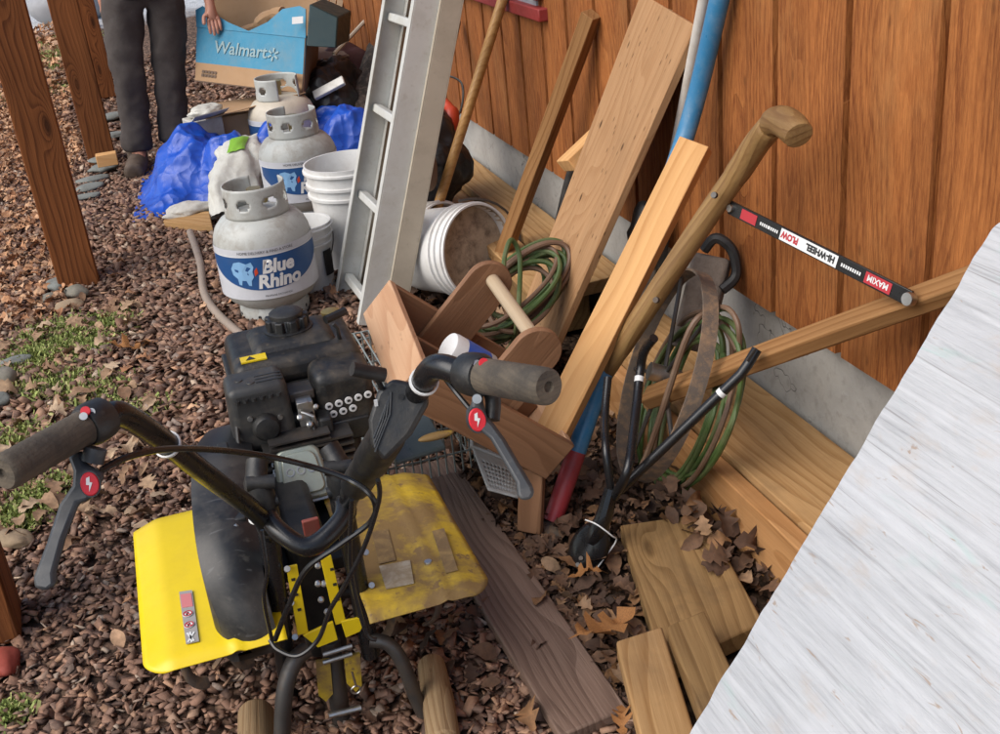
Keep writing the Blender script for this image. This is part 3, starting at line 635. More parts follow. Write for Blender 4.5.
# background
p = Z(50, 26); tag(blob('boulder', (p.x+.22, p.y+.3, .16), (.8, .6, .5), 'dome', seed=5, amp=.05, flat=.2), 'smooth grey rounded rock on pale gravel beyond the posts', 'rock')
P = []; 
for i, (x, y, r) in enumerate([(-2.6, 17.5, .9), (-4.2, 18., 1.1), (-1.2, 18.5, .9), (.6, 17.2, .9), (2.2, 16.5, 1.)]):
    sh = thing('shrub', ['dark green shrub behind the grey rock', 'dark green shrub at the far left', 'dark shrub behind the farthest post', 'dark shrub behind the blue carton', 'dark shrub behind the shed corner'][i], 'shrub', (x, y, 0), group='shrubs in the far background')
    n = 1500; q = rng.normal(0, 1, (n, 3)); q /= np.linalg.norm(q, axis=1)[:, None]; q *= (rng.random(n)**.4)[:, None]*r*(1+.3*np.sin(q[:, :1]*5+i)); q[:, 2] = np.abs(q[:, 2])*1.1+.15; q += np.array([x, y, 0])
    scatter('foliage', leaves[:4], q, np.full((n, 3), .16), rng.uniform(0, 6.28, n), 'shrubleaf', kind=None, tilt=1., parent=sh)
    mm = MB()
    for j in range(5): mm.tube([(x, y, 0), (x+random.uniform(-.5, .5)*r, y+random.uniform(-.5, .5)*r, r*.9)], [.04, .012], 6)
    mm.build('stem', 'bark', sh)
# ------------------------------------------------------------------ tiller
XC = -1.105
til = thing('garden_tiller', 'yellow and black petrol garden tiller with two handles standing on gravel', 'tiller', (XC, 1.85, 0))
TOCAM = V((0, -.78, .62))
def disc(c, r, h=.004, n=20, ax=TOCAM, sx=1.): 
    T = TR(c, V(ax).orthogonal(), ax); return MB().lathe([(r*.96, -h), (r, 0), (r*.9, h*.6)], n, T)
def wing(name, x0, x1, y0, y1, fold, side, mat, ridge, zf=.282):
    m = MB(); nu, nv = 24, 48; r = .045
    def fn(u, v_):
        v_ = .5-.5*math.cos(PI*v_)*(.8+.2*abs(math.cos(PI*v_))); y = y0+(y1-y0)*v_; e = min(y-y0, y1-y); ins = r-math.sqrt(max(0, r*r-(r-min(e, r))**2))
        a, b = (x0+ins, x1) if side < 0 else (x0, x1-ins)
        x = a+(b-a)*u; dx = (fold-x) if side < 0 else (x-fold)
        z = zf+(-.38*dx if dx > 0 else .0)+.005*math.exp(-((x-ridge)/.006)**2)
        z -= .035*max(0, (v_-.86)/.14)**2+.012*max(0, (.05-v_)/.05)**2
        return V((x, y, z))
    m.grid(fn, nu, nv); return m.build(name, mat, til, solid=.004, smooth='all')
wl = wing('tine_guard', -1.388, -1.165, 1.535, 2.04, -1.345, -1, 'yellow', -1.243)
wr = wing('tine_guard', -1.035, -.824, 1.515, 1.985, -.87, 1, 'muddy_yellow', -.905)
tag(wr, 'yellow right tine guard caked with brown mud')
# pictogram strip on the left guard
def on_z(px, z): return [Z(x, y, z) for x, y in px]
lz = .2875
def sticker(name, px, z, mat, parent, h=.0012):
    q = on_z(px, z); m = MB().hexa([p-V((0, 0, h)) for p in q[::-1]], q[::-1]); return m.build(name, mat, parent, smooth=False)
lb = sticker('safety_label', [(179, 592), (192, 590), (199, 641), (186, 644)], lz, 'label_grey', wl)
sticker('label_print', [(180.2, 594.5), (191, 593), (192.8, 606), (182, 607.6)], lz+.001, 'pink', wl)
for (x, y) in ((187.8, 614), (189.2, 625)):
    c = Z(x, y, lz+.0012); MB().lathe([(.0085, 0), (.0085, .0006)], 20, Matrix.Translation(c)).build('label_print', 'label_white', wl)
    MB().lathe([(.0078, .001), (.0078, .0014), (.0058, .0014), (.0058, .001)], 20, Matrix.Translation(c), cap=False).build('label_print', 'print_red', wl)
    MB().bar(c+V((-.005, .005, .001)), c+V((.005, -.005, .001)), .002, .0006).build('label_print', 'print_red', wl)
    MB().bar(c+V((-.002, -.004, .0009)), c+V((.001, .004, .0009)), .003, .0004).build('label_print', 'print_black', wl)
for a, b in (((187, 633), (194, 641)), ((194, 632), (188, 642)), ((190, 632), (191.5, 642))):
    MB().bar(Z(*a, lz+.001), Z(*b, lz+.001), .003, .0006).build('label_print', 'label_white', wl)
sticker('worn_label', [(372, 532), (388, 529), (396, 560), (379, 564)], .2862, 'grime', wr)
sticker('worn_label', [(379, 566), (410, 560), (414, 583), (386, 589)], .2866, 'grime_grey', wr)
sticker('worn_label', [(432, 531), (444, 528), (458, 570), (446, 573)], .2862, 'grime', wr)
disc(Z(428, 562, .288), .007, .003, ax=(0, 0, 1)).build('rivet', 'steel', wr)
# belt guard
Le = [Y(*p) for p in [(238, 654, 1.552), (228, 640, 1.556), (214, 610, 1.575), (202, 575, 1.605), (194, 530, 1.67), (191, 485, 1.79), (194, 452, 1.94), (206, 433, 2.08), (216, 428, 2.16)]]
Re = [Y(*p) for p in [(279, 641, 1.552), (274, 622, 1.556), (267, 596, 1.575), (262, 562, 1.605), (258, 522, 1.67), (255, 482, 1.79), (252, 450, 1.94), (250, 432, 2.08), (250, 427, 2.16)]]
Le, Re = catmull(Le, 4), catmull(Re, 4); k = len(Le); m = MB(); vs = []
for a, b in zip(Le, Re):
    for j in range(9): t = j/8; vs.append(a.lerp(b, t)+V((0, -.010, .012))*math.sin(PI*t))
m.add(vs, [(i*9+j, i*9+j+1, (i+1)*9+j+1, (i+1)*9+j) for i in range(k-1) for j in range(8)])
for E in (Le, Re):
    m.add([tuple(p) for p in E]+[(p.x, p.y, min(p.z-.004, .24)) for p in E], [(i, i+1, k+i+1, k+i) for i in range(k-1)])
m.add([Le[0], Re[0], (Re[0].x, Re[0].y, .24), (Le[0].x, Le[0].y, .24)], [(0, 1, 2, 3)]); m.add([Le[-1], Re[-1], (Re[-1].x, Re[-1].y, .24), (Le[-1].x, Le[-1].y, .24)], [(0, 1, 2, 3)])
bg = m.build('belt_guard', 'guard', til)
md_ = bg.modifiers.new('weld', 'WELD'); md_.merge_threshold = .0005; md_ = bg.modifiers.new('bev', 'BEVEL'); md_.width = .006; md_.segments = 3; md_.limit_method = 'ANGLE'; md_.angle_limit = R(40)
for (x, y, yy) in [(243, 492, 1.86), (208, 505, 1.84)]: disc(Y(x, y, yy), .0065, .004).build('bolt', 'steel', bg)
MB().box((-1.196, 1.552, .268), (.018, .01, .016)).build('latch_hole', 'print_black', bg)
# engine
def bx(name, x0, x1, y0, y1, z0, z1, mat, par=til, bev=.01, taper=0., seg=3):
    m = MB(); t = taper
    m.hexa([(x0, y0, z0), (x1, y0, z0), (x1, y1, z0), (x0, y1, z0)], [(x0+t, y0+t, z1), (x1-t, y0+t, z1), (x1-t, y1-t, z1), (x0+t, y1-t, z1)])
    return m.build(name, mat, par, T=Matrix.Translation(((x0+x1)/2, (y0+y1)/2, (z0+z1)/2)), bevel=bev, seg=seg)
blk = bx('engine_block', -1.125, -.93, 2.02, 2.3, .27, .42, 'iron', bev=.015)
m = MB()
for i in range(7): m.box((-1.04, 2.0, .29+.016*i), (.17, .11, .005))
m.build('cooling_fin', 'iron', blk)
bx('engine_deck', -1.17, -.92, 1.74, 2.34, .235, .262, 'black_plastic', bev=.004)
bx('fan_housing', -1.12, -.93, 2.3, 2.37, .28, .46, 'dusty_plastic', bev=.03)
tk = bx('fuel_tank', -1.148, -.888, 2.085, 2.30, .452, .508, 'dusty_plastic', bev=.02, taper=.006, seg=4)
bx('tank_lip', -1.155, -.881, 2.078, 2.307, .442, .456, 'black_plastic', par=tk, bev=.005)
bx('tank_crown', -1.105, -.925, 2.125, 2.27, .500, .524, 'dusty_plastic', par=tk, bev=.011, taper=.02)
cc = V((-1.015, 2.205, .522))
m = MB(); cap = []; nn = 108
pol = [( .041*(1+.09*(1 if math.cos(9*t) > -.1 else -1))*math.cos(t), .041*(1+.09*(1 if math.cos(9*t) > -.1 else -1))*math.sin(t)) for t in [2*PI*i/nn for i in range(nn)]]
m.prism(pol, .028, Matrix.Translation(cc)); fc = m.build('fuel_cap', 'black_plastic', tk, bevel=.003)
MB().lathe([(.034, .028), (.034, .036), (.03, .039), (.012, .039)], 28, Matrix.Translation(cc)).build('cap_top', 'black_plastic', tk)
MB().lathe([(.05, -.002), (.05, .004), (.046, .006)], 28, Matrix.Translation(cc)).build('cap_seat', 'dusty_plastic', tk)
MB().box((-1.1, 2.118, .5215-.012), (.05, .028, .003)).build('warning_sticker', 'yellow', tk)
MB().prism([(-.009, -.008), (.009, -.008), (0, .009)], .001, Matrix.Translation((-1.106, 2.118, .5112))).build('warning_sticker', 'print_black', tk)
MB().lathe([(.02, 0), (.02, .006), (.014, .008)], 20, Matrix.Translation((-.918, 2.262, .513))).build('gold_plug', plain('brass', (.40, .29, .10), .4, .8), tk)
# throttle link on the tank
lv = MB().tube([(-.925, 2.13, .50), (-.928, 2.12, .535), (-.935, 2.12, .545)], .004, 8); lv.tube([(-.945, 2.15, .545), (-.90, 2.17, .548)], .009, 8); lv.build('control_lever', 'black_plastic', til)
mf = bx('muffler', -1.172, -1.052, 1.985, 2.085, .372, .508, 'muffler', bev=.016, taper=.004, seg=4)
m = MB()
for i in range(6): m.tube([(-1.152+.0155*i, 1.9855, .481), (-1.152+.0155*i, 1.9858, .487)], .0052, 8)
for i in range(3): m.box((-1.085, 2.005+.014*i, .5075), (.05, .004, .003))
m.build('vent_slot', 'print_black', mf)
mp = MB().lathe([(.026, 0), (.027, .012), (.022, .02), (.01, .023)], 20, TR((-1.108, 1.988, .425), (1, 0, 0), (0, -1, 0))).build('exhaust_cap', 'black_plastic', mf)
for p in ((-1.135, 1.984, .447), (-1.08, 1.984, .437)): disc(V(p), .005, .004, ax=(0, -1, 0)).build('screw', 'steel', mf)
disc(V((-1.12, 2.01, .508)), .008, .003, ax=(0, 0, 1)).build('screw', 'iron', mf); disc(V((-1.14, 2.03, .508)), .008, .003, ax=(0, 0, 1)).build('screw', 'iron', mf)
bx('muffler_shield', -1.165, -1.07, 2.0, 2.09, .31, .374, 'black_plastic', bev=.008)
ac = bx('air_cleaner', -1.008, -.888, 2.005, 2.115, .335, .492, 'dusty_plastic', bev=.022, taper=.003, seg=4)
for row, nI, z in ((0, 5, .427), (1, 3, .4085)):
    for i in range(nI):
        c = V((-.984+.0195*i+.006*row, 2.0035+.0004*row, z+.0016*i)); disc(c, .0078, .0012, ax=(0, -1, 0)).build('instruction_icon', 'label_white', ac)
        MB().box(c+V((0, -.0016, 0)), (.006, .001, .0045)).build('instruction_icon', 'print_black', ac)
bx('raised_panel', -.985, -.91, 1.998, 2.01, .348, .392, 'black_plastic', par=ac, bev=.003)
T = TR((-1.066, 1.93, .338), (1, 0, 0), V((0, -.86, .5)))
def rr(w_, h_, r, n=5, tp=0.):
    o = []
    for (cx, cy, a0) in ((w_/2-r, h_/2-r, 0), (-w_/2+r, h_/2-r, 90), (-w_/2+r, -h_/2+r, 180), (w_/2-r, -h_/2+r, 270)):
        for i in range(n+1): a = R(a0+90*i/n); y = cy+r*math.sin(a); x = cx+r*math.cos(a); o.append((x*(1-tp*y/h_), y))
    return o
vc = MB().prism(rr(.094, .104, .02, tp=.25), .02, T, -.004).build('valve_cover', 'valve', til, bevel=.006)
MB().prism(rr(.072, .080, .016, tp=.25), .006, T, .016).build('cover_panel', 'valve', vc, bevel=.004)
MB().prism(rr(.108, .118, .02, tp=.2), .02, T, -.026).build('cover_flange', 'steel', vc, bevel=.003)
m = MB()
for i in range(3): m.add(*(lambda q: (q.v, q.f))(MB().lathe([(.008, .022), (.008, .0235), (.006, .0235), (.006, .022)], 14, T @ Matrix.Translation((-.02+.02*i, .006, 0)), cap=False)))
m.build('embossing', 'steel', vc)
m = MB()
for c, d in (((-1.03, 2.0, .43), (.03, .03, .05)), ((-1.022, 1.985, .40), (.02, .02, .03)), ((-1.035, 1.98, .455), (.022, .012, .012))): m.box(c, d)
m.tube([(-1.04, 1.98, .44), (-1.02, 1.97, .43), (-1.015, 1.98, .39), (-1.02, 1.99, .35)], .004, 8)
m.build('carburettor', 'steel', til, bevel=.003)
for c, r in (((-1.045, 1.972, .432), .006), ((-1.012, 1.975, .445), .005), ((-1.03, 1.968, .415), .006), ((-1.01, 1.98, .372), .006)): MB().lathe([(r, 0), (r, .008), (r*.6, .01)], 12, TR(c, (1, 0, 0), TOCAM)).build('bolt', 'steel', til)
m = MB()
for i in range(6): m.box((-1.055, 1.972+.004*i, .415-.0), (.0, .0, .0)) if False else m.box((-1.055, 1.965, .348+.011*i), (.115, .05, .0035))
m.build('head_fin', 'iron', blk)
MB().tube(catmull([V((-1.125, 1.955, .352)), V((-1.15, 1.94, .36)), V((-1.165, 1.96, .40)), V((-1.16, 2.0, .44))], 6), .0045, 8).build('ignition_lead', 'black_plastic', til)
MB().tube([V((-1.118, 1.95, .350)), V((-1.135, 1.945, .354))], .009, 12).build('lead_boot', 'black_plastic', til)
MB().tube(catmull([V((-1.0, 2.07, .455)), V((-1.018, 2.0, .44)), V((-1.022, 1.965, .40)), V((-1.01, 1.96, .34))], 6), .0038, 8).build('fuel_hose', 'black_tube', til)
MB().box((-1.03, 2.04, .455), (.05, .05, .02)).build('bracket', 'iron', til, bevel=.003)
bx('throttle_bracket', -1.012, -.985, 1.97, 2.02, .30, .42, 'black_plastic', bev=.006)
# masts, handles
ML, MR = V((-1.155, 1.59, .455)), V((-1.036, 1.58, .455))
LB, RB = D(125, 412, 1.315), D(432, 369, 1.30)
gl0, gl1 = D(84, 428, 1.255), D(2, 474, 1.155)
gr0, gr1 = D(484, 376, 1.24), D(549, 387, 1.15)
hl = MB().tube(catmull([ML+V((0, .01, -.03)), ML.lerp(LB, .1), ML.lerp(LB, .55), LB.lerp(ML, .16), LB+V((-.006, -.006, .002)), gl0.lerp(LB, .45), gl0, gl0.lerp(gl1, .93)], 8), .0148, 16).build('handlebar', 'black_tube', til)
hr = MB().tube(catmull([MR+V((0, .01, -.03)), MR.lerp(RB, .1), MR.lerp(RB, .55), RB.lerp(MR, .14), RB+V((.002, -.006, .004)), gr0.lerp(RB, .4), gr0, gr0.lerp(gr1, .93)], 8), .0148, 16).build('handlebar', 'black_tube', til)
for h, a, b in ((hl, gl0, gl1), (hr, gr0, gr1)):
    d = (b-a).normalized(); L = (b-a).length; T = TR(a, d.orthogonal(), d)
    pf = [(.014, 0), (.0195, .002)]+[(.0195+.0003*math.sin(i*2.4), .004+(L-.012)*i/30) for i in range(31)]+[(.019, L-.003), (.0165, L), (.006, L), (.005, L-.004), (.001, L-.004)]
    MB().lathe(pf, 28, T).build('grip', 'foam', h)
    MB().lathe([(.017, 0), (.0235, .003), (.0245, .014), (.0245, .026), (.021, .034), (.016, .036)], 22, TR(a-d*.034, d.orthogonal(), d)).build('clamp', 'black_plastic', h)
    for q in (.006, .018): disc(a-d*q+V((.0, -.016, .019)), .0048, .003).build('screw', 'steel', h)
disc(gl0-(gl1-gl0).normalized()*.01+V((0, -.012, .022)), .0055, .003).build('red_dot', 'redlogo', hl)
disc(gr0-(gr1-gr0).normalized()*.004+V((0, -.014, .021)), .0055, .003).build('red_dot', 'redlogo', hr)
def pxprism(name, px, d, t, mat, par, bev=.003):
    ds = d if isinstance(d, (tuple, list)) else (d, d); ys = [p[1] for p in px]; y0, y1 = min(ys), max(ys)
    q = [D(x, y, ds[0]+(ds[1]-ds[0])*(y-y0)/(y1-y0)) for x, y in px]; n = len(q); off = FW*t; m = MB()
    m.add(q+[p+off for p in q], [tuple(range(n)), tuple(range(n, 2*n))[::-1]]+[(i, (i+1) % n, n+(i+1) % n, n+i) for i in range(n)])
    return m.build(name, mat, par, bevel=bev)
def lever(px, d, badge, bd):
    l = pxprism('clutch_lever', px, d, .013, 'lever', til, .0045)
    T = TR(D(*badge, bd), (1, 0, 0), -FW+V((.25, 0, 0))) @ Matrix.Diagonal((.74, 1, 1, 1))
    MB().lathe([(.0125, -.003), (.0128, .002), (.0115, .0034)], 26, T).build('badge', 'redlogo', l)
    MB().lathe([(.0145, -.006), (.0145, .0012)], 26, T).build('badge_rim', 'lever', l)
    MB().add([(-.003, .007, 0), (.002, .008, 0), (.0005, .002, 0), (.004, .001, 0), (-.003, -.008, 0), (-.001, -.001, 0), (-.005, 0, 0)], [(0, 1, 2, 3, 4, 5, 6)], T @ Matrix.Translation((0, 0, .0040))).build('badge_mark', 'label_white', l, smooth=False)
    return l
l1 = lever([(66.6, 457), (80, 450), (85, 464), (98, 472), (103, 473), (97, 489), (88, 501), (77, 504), (63, 540), (54, 573), (55, 585), (46, 592), (33, 589), (32, 578), (45, 544), (58, 505), (71, 486), (72, 472)], (1.245, 1.19), (90, 484), 1.222)
l2 = lever([(474, 391), (483, 390), (483, 402), (487, 417), (494, 424), (505, 439), (519, 463), (532, 485), (535, 493), (531, 500), (521, 501), (517, 495), (516, 483), (503, 461), (490, 439), (480, 431), (471, 428), (467, 417), (465, 410), (471, 406), (472, 398)], (1.245, 1.20), (477, 420), 1.232)
MB().tube([D(477, 398, 1.24), D(477, 399, 1.228)], .0052, 12).build('pivot', 'steel', l2); MB().tube([D(96, 448, 1.25), D(92, 462, 1.25)], .0125, 12).build('pivot', 'lever', l1)
MB().tube(catmull([D(488, 386, 1.25), D(493, 400, 1.255), D(492, 420, 1.25)], 5), .009, 10).build('lever_bracket', 'black_plastic', l2)
cb = MB().tube(catmull([ML+V((0, -.004, .02)), ML+V((.012, -.045, .006)), V((XC, 1.515, .44)), MR+V((-.012, -.045, .006)), MR+V((0, -.004, .02))], 8), .0155, 14).build('crossbar', 'black_tube', til)
for c, s_ in ((ML, -1), (MR, 1)):
    m = MB(); m.tube(catmull([c+V((-.004*s_, .03, .095)), c+V((.004*s_, .01, .07)), c+V((0, .002, .035)), c+V((0, .004, -.02))], 4), [.017]*4+[.021]*4+[.02]*4+[.018], 12)
    m.tube([c+V((-.02, 0, .075)), c+V((.022, -.004, .07))], .012, 10); m.tube([c+V((-.022, 0, .03)), c+V((.022, 0, .035))], .010, 10)
    m.build('handle_clamp', 'black_plastic', til)
ms = []
for c, b in ((ML, V((-1.176, 1.625, .135))), (MR, V((-1.03, 1.62, .13)))):
    o = MB().tube([c+V((0, .012, .01)), c.lerp(b, .5), b], .0165, 14).build('mast', 'black_tube', til); ms.append(o)
    for f in (.3, .52, .75): disc(c.lerp(b, f)+V((.02, -.012, .004)), .0055, .005).build('bolt', 'steel', o)
for (x, z) in [(-1.19, .36), (-1.2, .33), (-1.205, .39), (-1.19, .285), (-1.205, .42)]: MB().lathe([(.007, 0), (.007, .006), (.004, .008)], 10, TR((x, 1.66, z), (1, 0, 0), (0, -1, 0))).build('bolt', 'steel', til)
bx('side_plate', -1.205, -1.185, 1.665, 1.95, .24, .43, 'black_plastic', bev=.003)
bx('gear_case', -1.13, -1.06, 1.68, 1.98, .10, .34, 'black_plastic', bev=.015)
bx('red_plate', -1.1, -1.072, 1.655, 1.664, .33, .40, 'redpaint', bev=.002)
for s_ in (-1, 1):
    x = XC+.032*s_
    m = MB(); m.bar((x-.004*s_, 1.60, .36), (x, 1.6, .225), .006+.012, .004, (0, -1, .2))
    o = m.build('yellow_strap', 'yellow', til, bevel=.001)
    q = [Y(*p, 1.595-.0) for p in ([(303, 636), (318, 648), (338, 640), (333, 622)] if s_ < 0 else [(341, 622), (346, 638), (360, 632), (369, 616)])]
    MB().hexa([p+V((0, .005, 0)) for p in q], q).build('strap_foot', 'yellow', o, bevel=.001)
    for k in range(3): MB().box(V((x+.002, 1.597, .335-.03*k)), (.006, .003, .004)).build('slot', 'print_black', o)
for (x, y) in ((282, 538), (318, 566), (325, 565), (318, 584), (324, 584), (321, 600), (327, 612)): MB().lathe([(.0055, 0), (.0055, .006), (.003, .008)], 10, TR(Y(x, y, 1.61), (1, 0, 0), TOCAM)).build('bolt', 'steel', til)
# drag stake
for px in ([(316, 662), (330, 660), (333, 694), (326, 702), (319, 696)], [(344, 657), (360, 654), (362, 686), (356, 692), (347, 684)]):
    q = [Y(x, y, 1.605) for x, y in px]; m = MB(); n = len(q)
    m.add(q+[p+V((0, .006, 0)) for p in q], [tuple(range(n)), tuple(range(n, 2*n))[::-1]]+[(i, (i+1) % n, n+(i+1) % n, n+i) for i in range(n)])
    m.build('stake_bracket', 'muddy_yellow', til)
sk = MB().tube([Y(330, 640, 1.63), Y(337, 690, 1.62), Z(342, 722, .0)], .017, 14).build('drag_stake', 'iron', til)
MB().tube([Y(329, 716, 1.585), Y(361, 708, 1.585)], .0055, 12).build('stake_pin', 'steel', til)
MB().tube([Y(323, 655, 1.60), Y(352, 646, 1.60)], .004, 10).tube([Y(323, 663, 1.60), Y(352, 654, 1.60)], .004, 10).build('cross_pin', 'steel', til)
m = MB(); c = Y(356, 690, 1.59); m.tube([c+V((.008*math.cos(a), 0, .008*math.sin(a))) for a in [i*PI/8 for i in range(16)]], .0016, 6, closed=True); m.tube([Y(352, 672, 1.592), Y(356, 686, 1.59)], .002, 6)
m.build('hitch_pin', 'steel', til)
MB().tube(catmull([Y(306, 650, 1.6), Y(294, 662, 1.585), Y(285, 690, 1.57), Y(282, 735, 1.56)], 8), .0145, 12).build('support_leg', 'iron', til)
MB().tube(catmull([Y(370, 640, 1.6), Y(388, 644, 1.59), Y(402, 662, 1.58), Y(416, 698, 1.575), Y(427, 722, 1.57)], 8), .0125, 12).build('support_leg', 'iron', til)
MB().box(Y(425, 722, 1.57), (.02, .012, .02)).build('leg_tip', 'steel', til)
# tines
ax = MB().tube([(-1.36, 1.8, .145), (-.85, 1.8, .145)], .014, 12).build('tine_axle', 'iron', til)
for x in (-1.345, -1.26, -.965, -.87):
    for k in range(4):
        a = k*PI/2+.5+(x*3); s_ = 1 if k % 2 else -1; ds = [(.0, 0), (.05, .0), (.08, .01), (.098, .035), (.104, .06)]
        P = [V((x+s_*b*.55, 1.8+r*math.cos(a+b*4), .145+r*math.sin(a+b*4))) for r, b in ds]
        MB().tube(catmull(P, 4), .0115, 8, flat=.35).build('tine', 'rust', ax)
# throttle control on the right handle
MB().tube(catmull([MR.lerp(RB, t)+V((0, .008, -.002)) for t in (.12, .3, .5, .68)], 6), [.017]*3+[.024]*6+[.026]*6+[.024]*3+[.022], 16).build('handle_sleeve', 'black_plastic', hr)
tb = pxprism('throttle_control', [(368, 420), (377, 392), (392, 379), (424, 386), (428, 404), (410, 436), (384, 462), (370, 446)], 1.36, .035, 'black_plastic', til, .005)
for k in range(4):
    o = 4.2*k
    MB().tube([D(391-o*.4, 392+o, 1.358), D(390-o*.9, 414+o*.9, 1.358), D(374-o*.12+1, 440-o*1.1+12, 1.358)], .0011, 6).build('ridge', 'lever', tb)
MB().tube([D(401, 397, 1.357), D(401.1, 397.1, 1.356)], .0035, 10).build('screw_hole', 'print_black', tb)
MB().box(D(376, 403, 1.357), (.004, .002, .008)).build('mark', 'label_white', tb)
MB().tube(catmull([D(382, 388, 1.36), D(376, 378, 1.345), D(368, 372, 1.335)], 4), .004, 8, flat=.6).tube([D(352, 369, 1.325), D(384, 375, 1.345)], .0085, 12).build('throttle_lever', 'black_plastic', tb)
# cables
def cable(P, r=.0042, mat='black_tube'): return MB().tube(catmull(P, 8), r, 8).build('cable', mat, til)
cable([D(102, 470, 1.25), D(128, 457, 1.28), D(170, 449, 1.36), D(230, 451, 1.5), D(290, 461, 1.6), D(345, 478, 1.62), D(372, 497, 1.6), D(372, 520, 1.64), D(340, 545, 1.66), D(306, 570, 1.68), D(287, 610, 1.72), D(275, 640, 1.76)])
cable([D(378, 480, 1.55), D(379, 500, 1.58), D(365, 545, 1.62), D(345, 585, 1.66), D(330, 610, 1.7), D(318, 640, 1.73), D(298, 656, 1.74), D(278, 650, 1.75), D(270, 640, 1.76)], .0036)
cable([D(352, 500, 1.62), D(350, 540, 1.66), D(352, 580, 1.7), D(366, 632, 1.74), D(376, 640, 1.75)], .0036)
cable([D(440, 372, 1.28), D(456, 392, 1.28), D(476, 416, 1.26)], .003)
cable([D(262, 530, 1.66), D(267, 570, 1.68), D(264, 600, 1.7), D(272, 640, 1.74)], .003)
for (x, y, d, r, e) in ((182, 447, 1.425, .0165, LB-ML), (430, 386, 1.335, .0165, RB-MR), (284, 572, 1.665, .0185, V((0, 0, 1))), (346, 573, 1.665, .0185, V((0, 0, 1)))):
    c = D(x, y, d); e = e.normalized()
    if e.z < .99: 
        A_, B_ = (ML, LB) if x < 300 else (MR, RB); t = (c-A_).dot(B_-A_)/(B_-A_).length_squared; c = A_.lerp(B_, t)
    else: c = (V((-1.164, 1.606, c.z)) if x < 300 else V((-1.034, 1.6, c.z)))
    MB().lathe([(r-.001, -.0025), (r+.0012, -.002), (r+.0012, .002), (r-.001, .0025)], 20, TR(c, e.orthogonal(), e), cap=False).build('zip_tie', 'ziptie', til)
# billets in the gravel behind the tiller
tag(MB().tube([Z(256, 712, .045), Z(256, 780, .045)], .031, 18).build('wood_billet', 'log', bevel=.004, T=TR(Z(256, 740, .04), Z(256, 780, .045)-Z(256, 712, .045), (0, 0, 1))), 'pale cut wood billet at the bottom edge left of the drag stake', 'billet')
tag(MB().tube([Z(431, 664, .028), Z(438, 700, .03), Z(444, 745, .03)], [.0255, .028, .029], 16).build('wood_billet', 'log', bevel=.005, T=TR(Z(438, 700, .03), Z(444, 745, .03)-Z(431, 664, .03), (0, 0, 1))), 'rough brown wood billet lying right of the drag stake', 'billet')

# ------------------------------------------------------------------ high wheel plough
pw = thing('wheel_plough', 'old wooden handled push plough with black steel frame leaning on the wall', 'plough', Z(590, 555))
def hw(a): return [X(*p[:2], p[2]) for p in a]
g = hw([(600, 380, -.36), (622, 346, -.335), (700, 227, -.20), (738, 172, -.15), (757, 143, -.135), (771, 126, -.13)])
h1 = MB().tube(catmull(g, 8), [.025]*8+[.027]*16+[.029]*8+[.029]*8+[.027], 12, flat=.86).build('handle', 'grip_wood', pw, T=TR(g[2], g[2]-g[0], (-1, 0, .3)))
g2 = hw([(762, 137, -.132), (772, 122, -.13), (783, 121, -.135), (796, 131, -.15), (799, 136, -.155)])
MB().tube(catmull(g2, 6), [.024]*6+[.027]*6+[.028]*6+[.026]*6+[.022], 14, flat=.85).build('hand_grip', 'grip_wood', h1, T=TR(g2[2], g2[3]-g2[1], (-1, 0, .3)))
ha, hb = X(648, 398, -.29), X(985, 276, -.012)
h2 = board('handle', ha, hb, .046, .034, (-.4, -.2, .9), 'stick', pw, bevel=.005)
for p in ((714, 195, -.205), (656, 300, -.32)): disc(X(*p[:2], p[2]), .0065, .005, ax=(-.7, -.5, .4)).build('bolt', 'iron', h1)
b0, b1 = X(730, 207, -.16), X(911, 299, -.085)
bd = (b1-b0).normalized(); bn = V((-1, -.35, .25)); bn = (bn-bd*bn.dot(bd)).normalized()
br = board('brace', b0, b1, .0265, .006, bn, 'black_tube', pw, bevel=.001)
TL = TR(b0.lerp(b1, .5)+bn*.0035, -bd, bn)   # lettering runs from the far end, upside down in the photo
L_ = (b1-b0).length
def lab(c, w_, h_, mat): MB().box((0, 0, 0), (1, 1, 1)); o = MB().add([tuple(V((c+sx*w_/2, sy*h_/2, z))) for z in (0, .0005) for sx, sy in ((-1, -1), (1, -1), (1, 1), (-1, 1))], [(3, 2, 1, 0), (4, 5, 6, 7), (0, 1, 5, 4), (1, 2, 6, 5), (2, 3, 7, 6), (3, 0, 4, 7)], TL).build('label', mat, br, smooth=False); return o
lab(.008, .150, .0215, 'label_white'); lab(-.165, .06, .0195, 'print_red'); lab(.175, .045, .0195, 'print_red')
flat_text('lettering', 'HI-WHEEL', .0165, TL @ Matrix.Translation((-.024, -.006, .0009)), 'print_black', br, offset=.0009, sx=.98)
flat_text('lettering', 'PLOW', .0165, TL @ Matrix.Translation((.057, -.006, .0009)), 'print_red', br, offset=.0009, sx=.95)
flat_text('lettering', 'MAXIM', .015, TL @ Matrix.Translation((-.165, -.0055, .0009)), 'label_white', br, offset=.0003)
m = MB()
for c, n_ in ((-.10, 9), (.115, 5), (.140, 5)):
    for i in range(n_): m.box((0, 0, 0), (0, 0, 0)) if False else m.add([(c-.025+.0055*i+a, b, .0008) for a, b in ((0, -.003), (.0035, -.003), (.0035, .003), (0, .003))], [(0, 1, 2, 3)], TL)
m.build('small_print', 'label_white', br, smooth=False)
disc(b1+bn*.006, .012, .008, ax=bn).build('bolt', 'steel', br); disc(b0+bn*.006+bd*.008, .008, .006, ax=bn).build('bolt', 'steel', br)
J = Z(614, 497, .16)
ra = catmull([X(654, 338, -.315), X(644, 352, -.325), X(640, 372, -.335), D(636, 410, 2.36), D(628, 468, 2.25), J], 6)
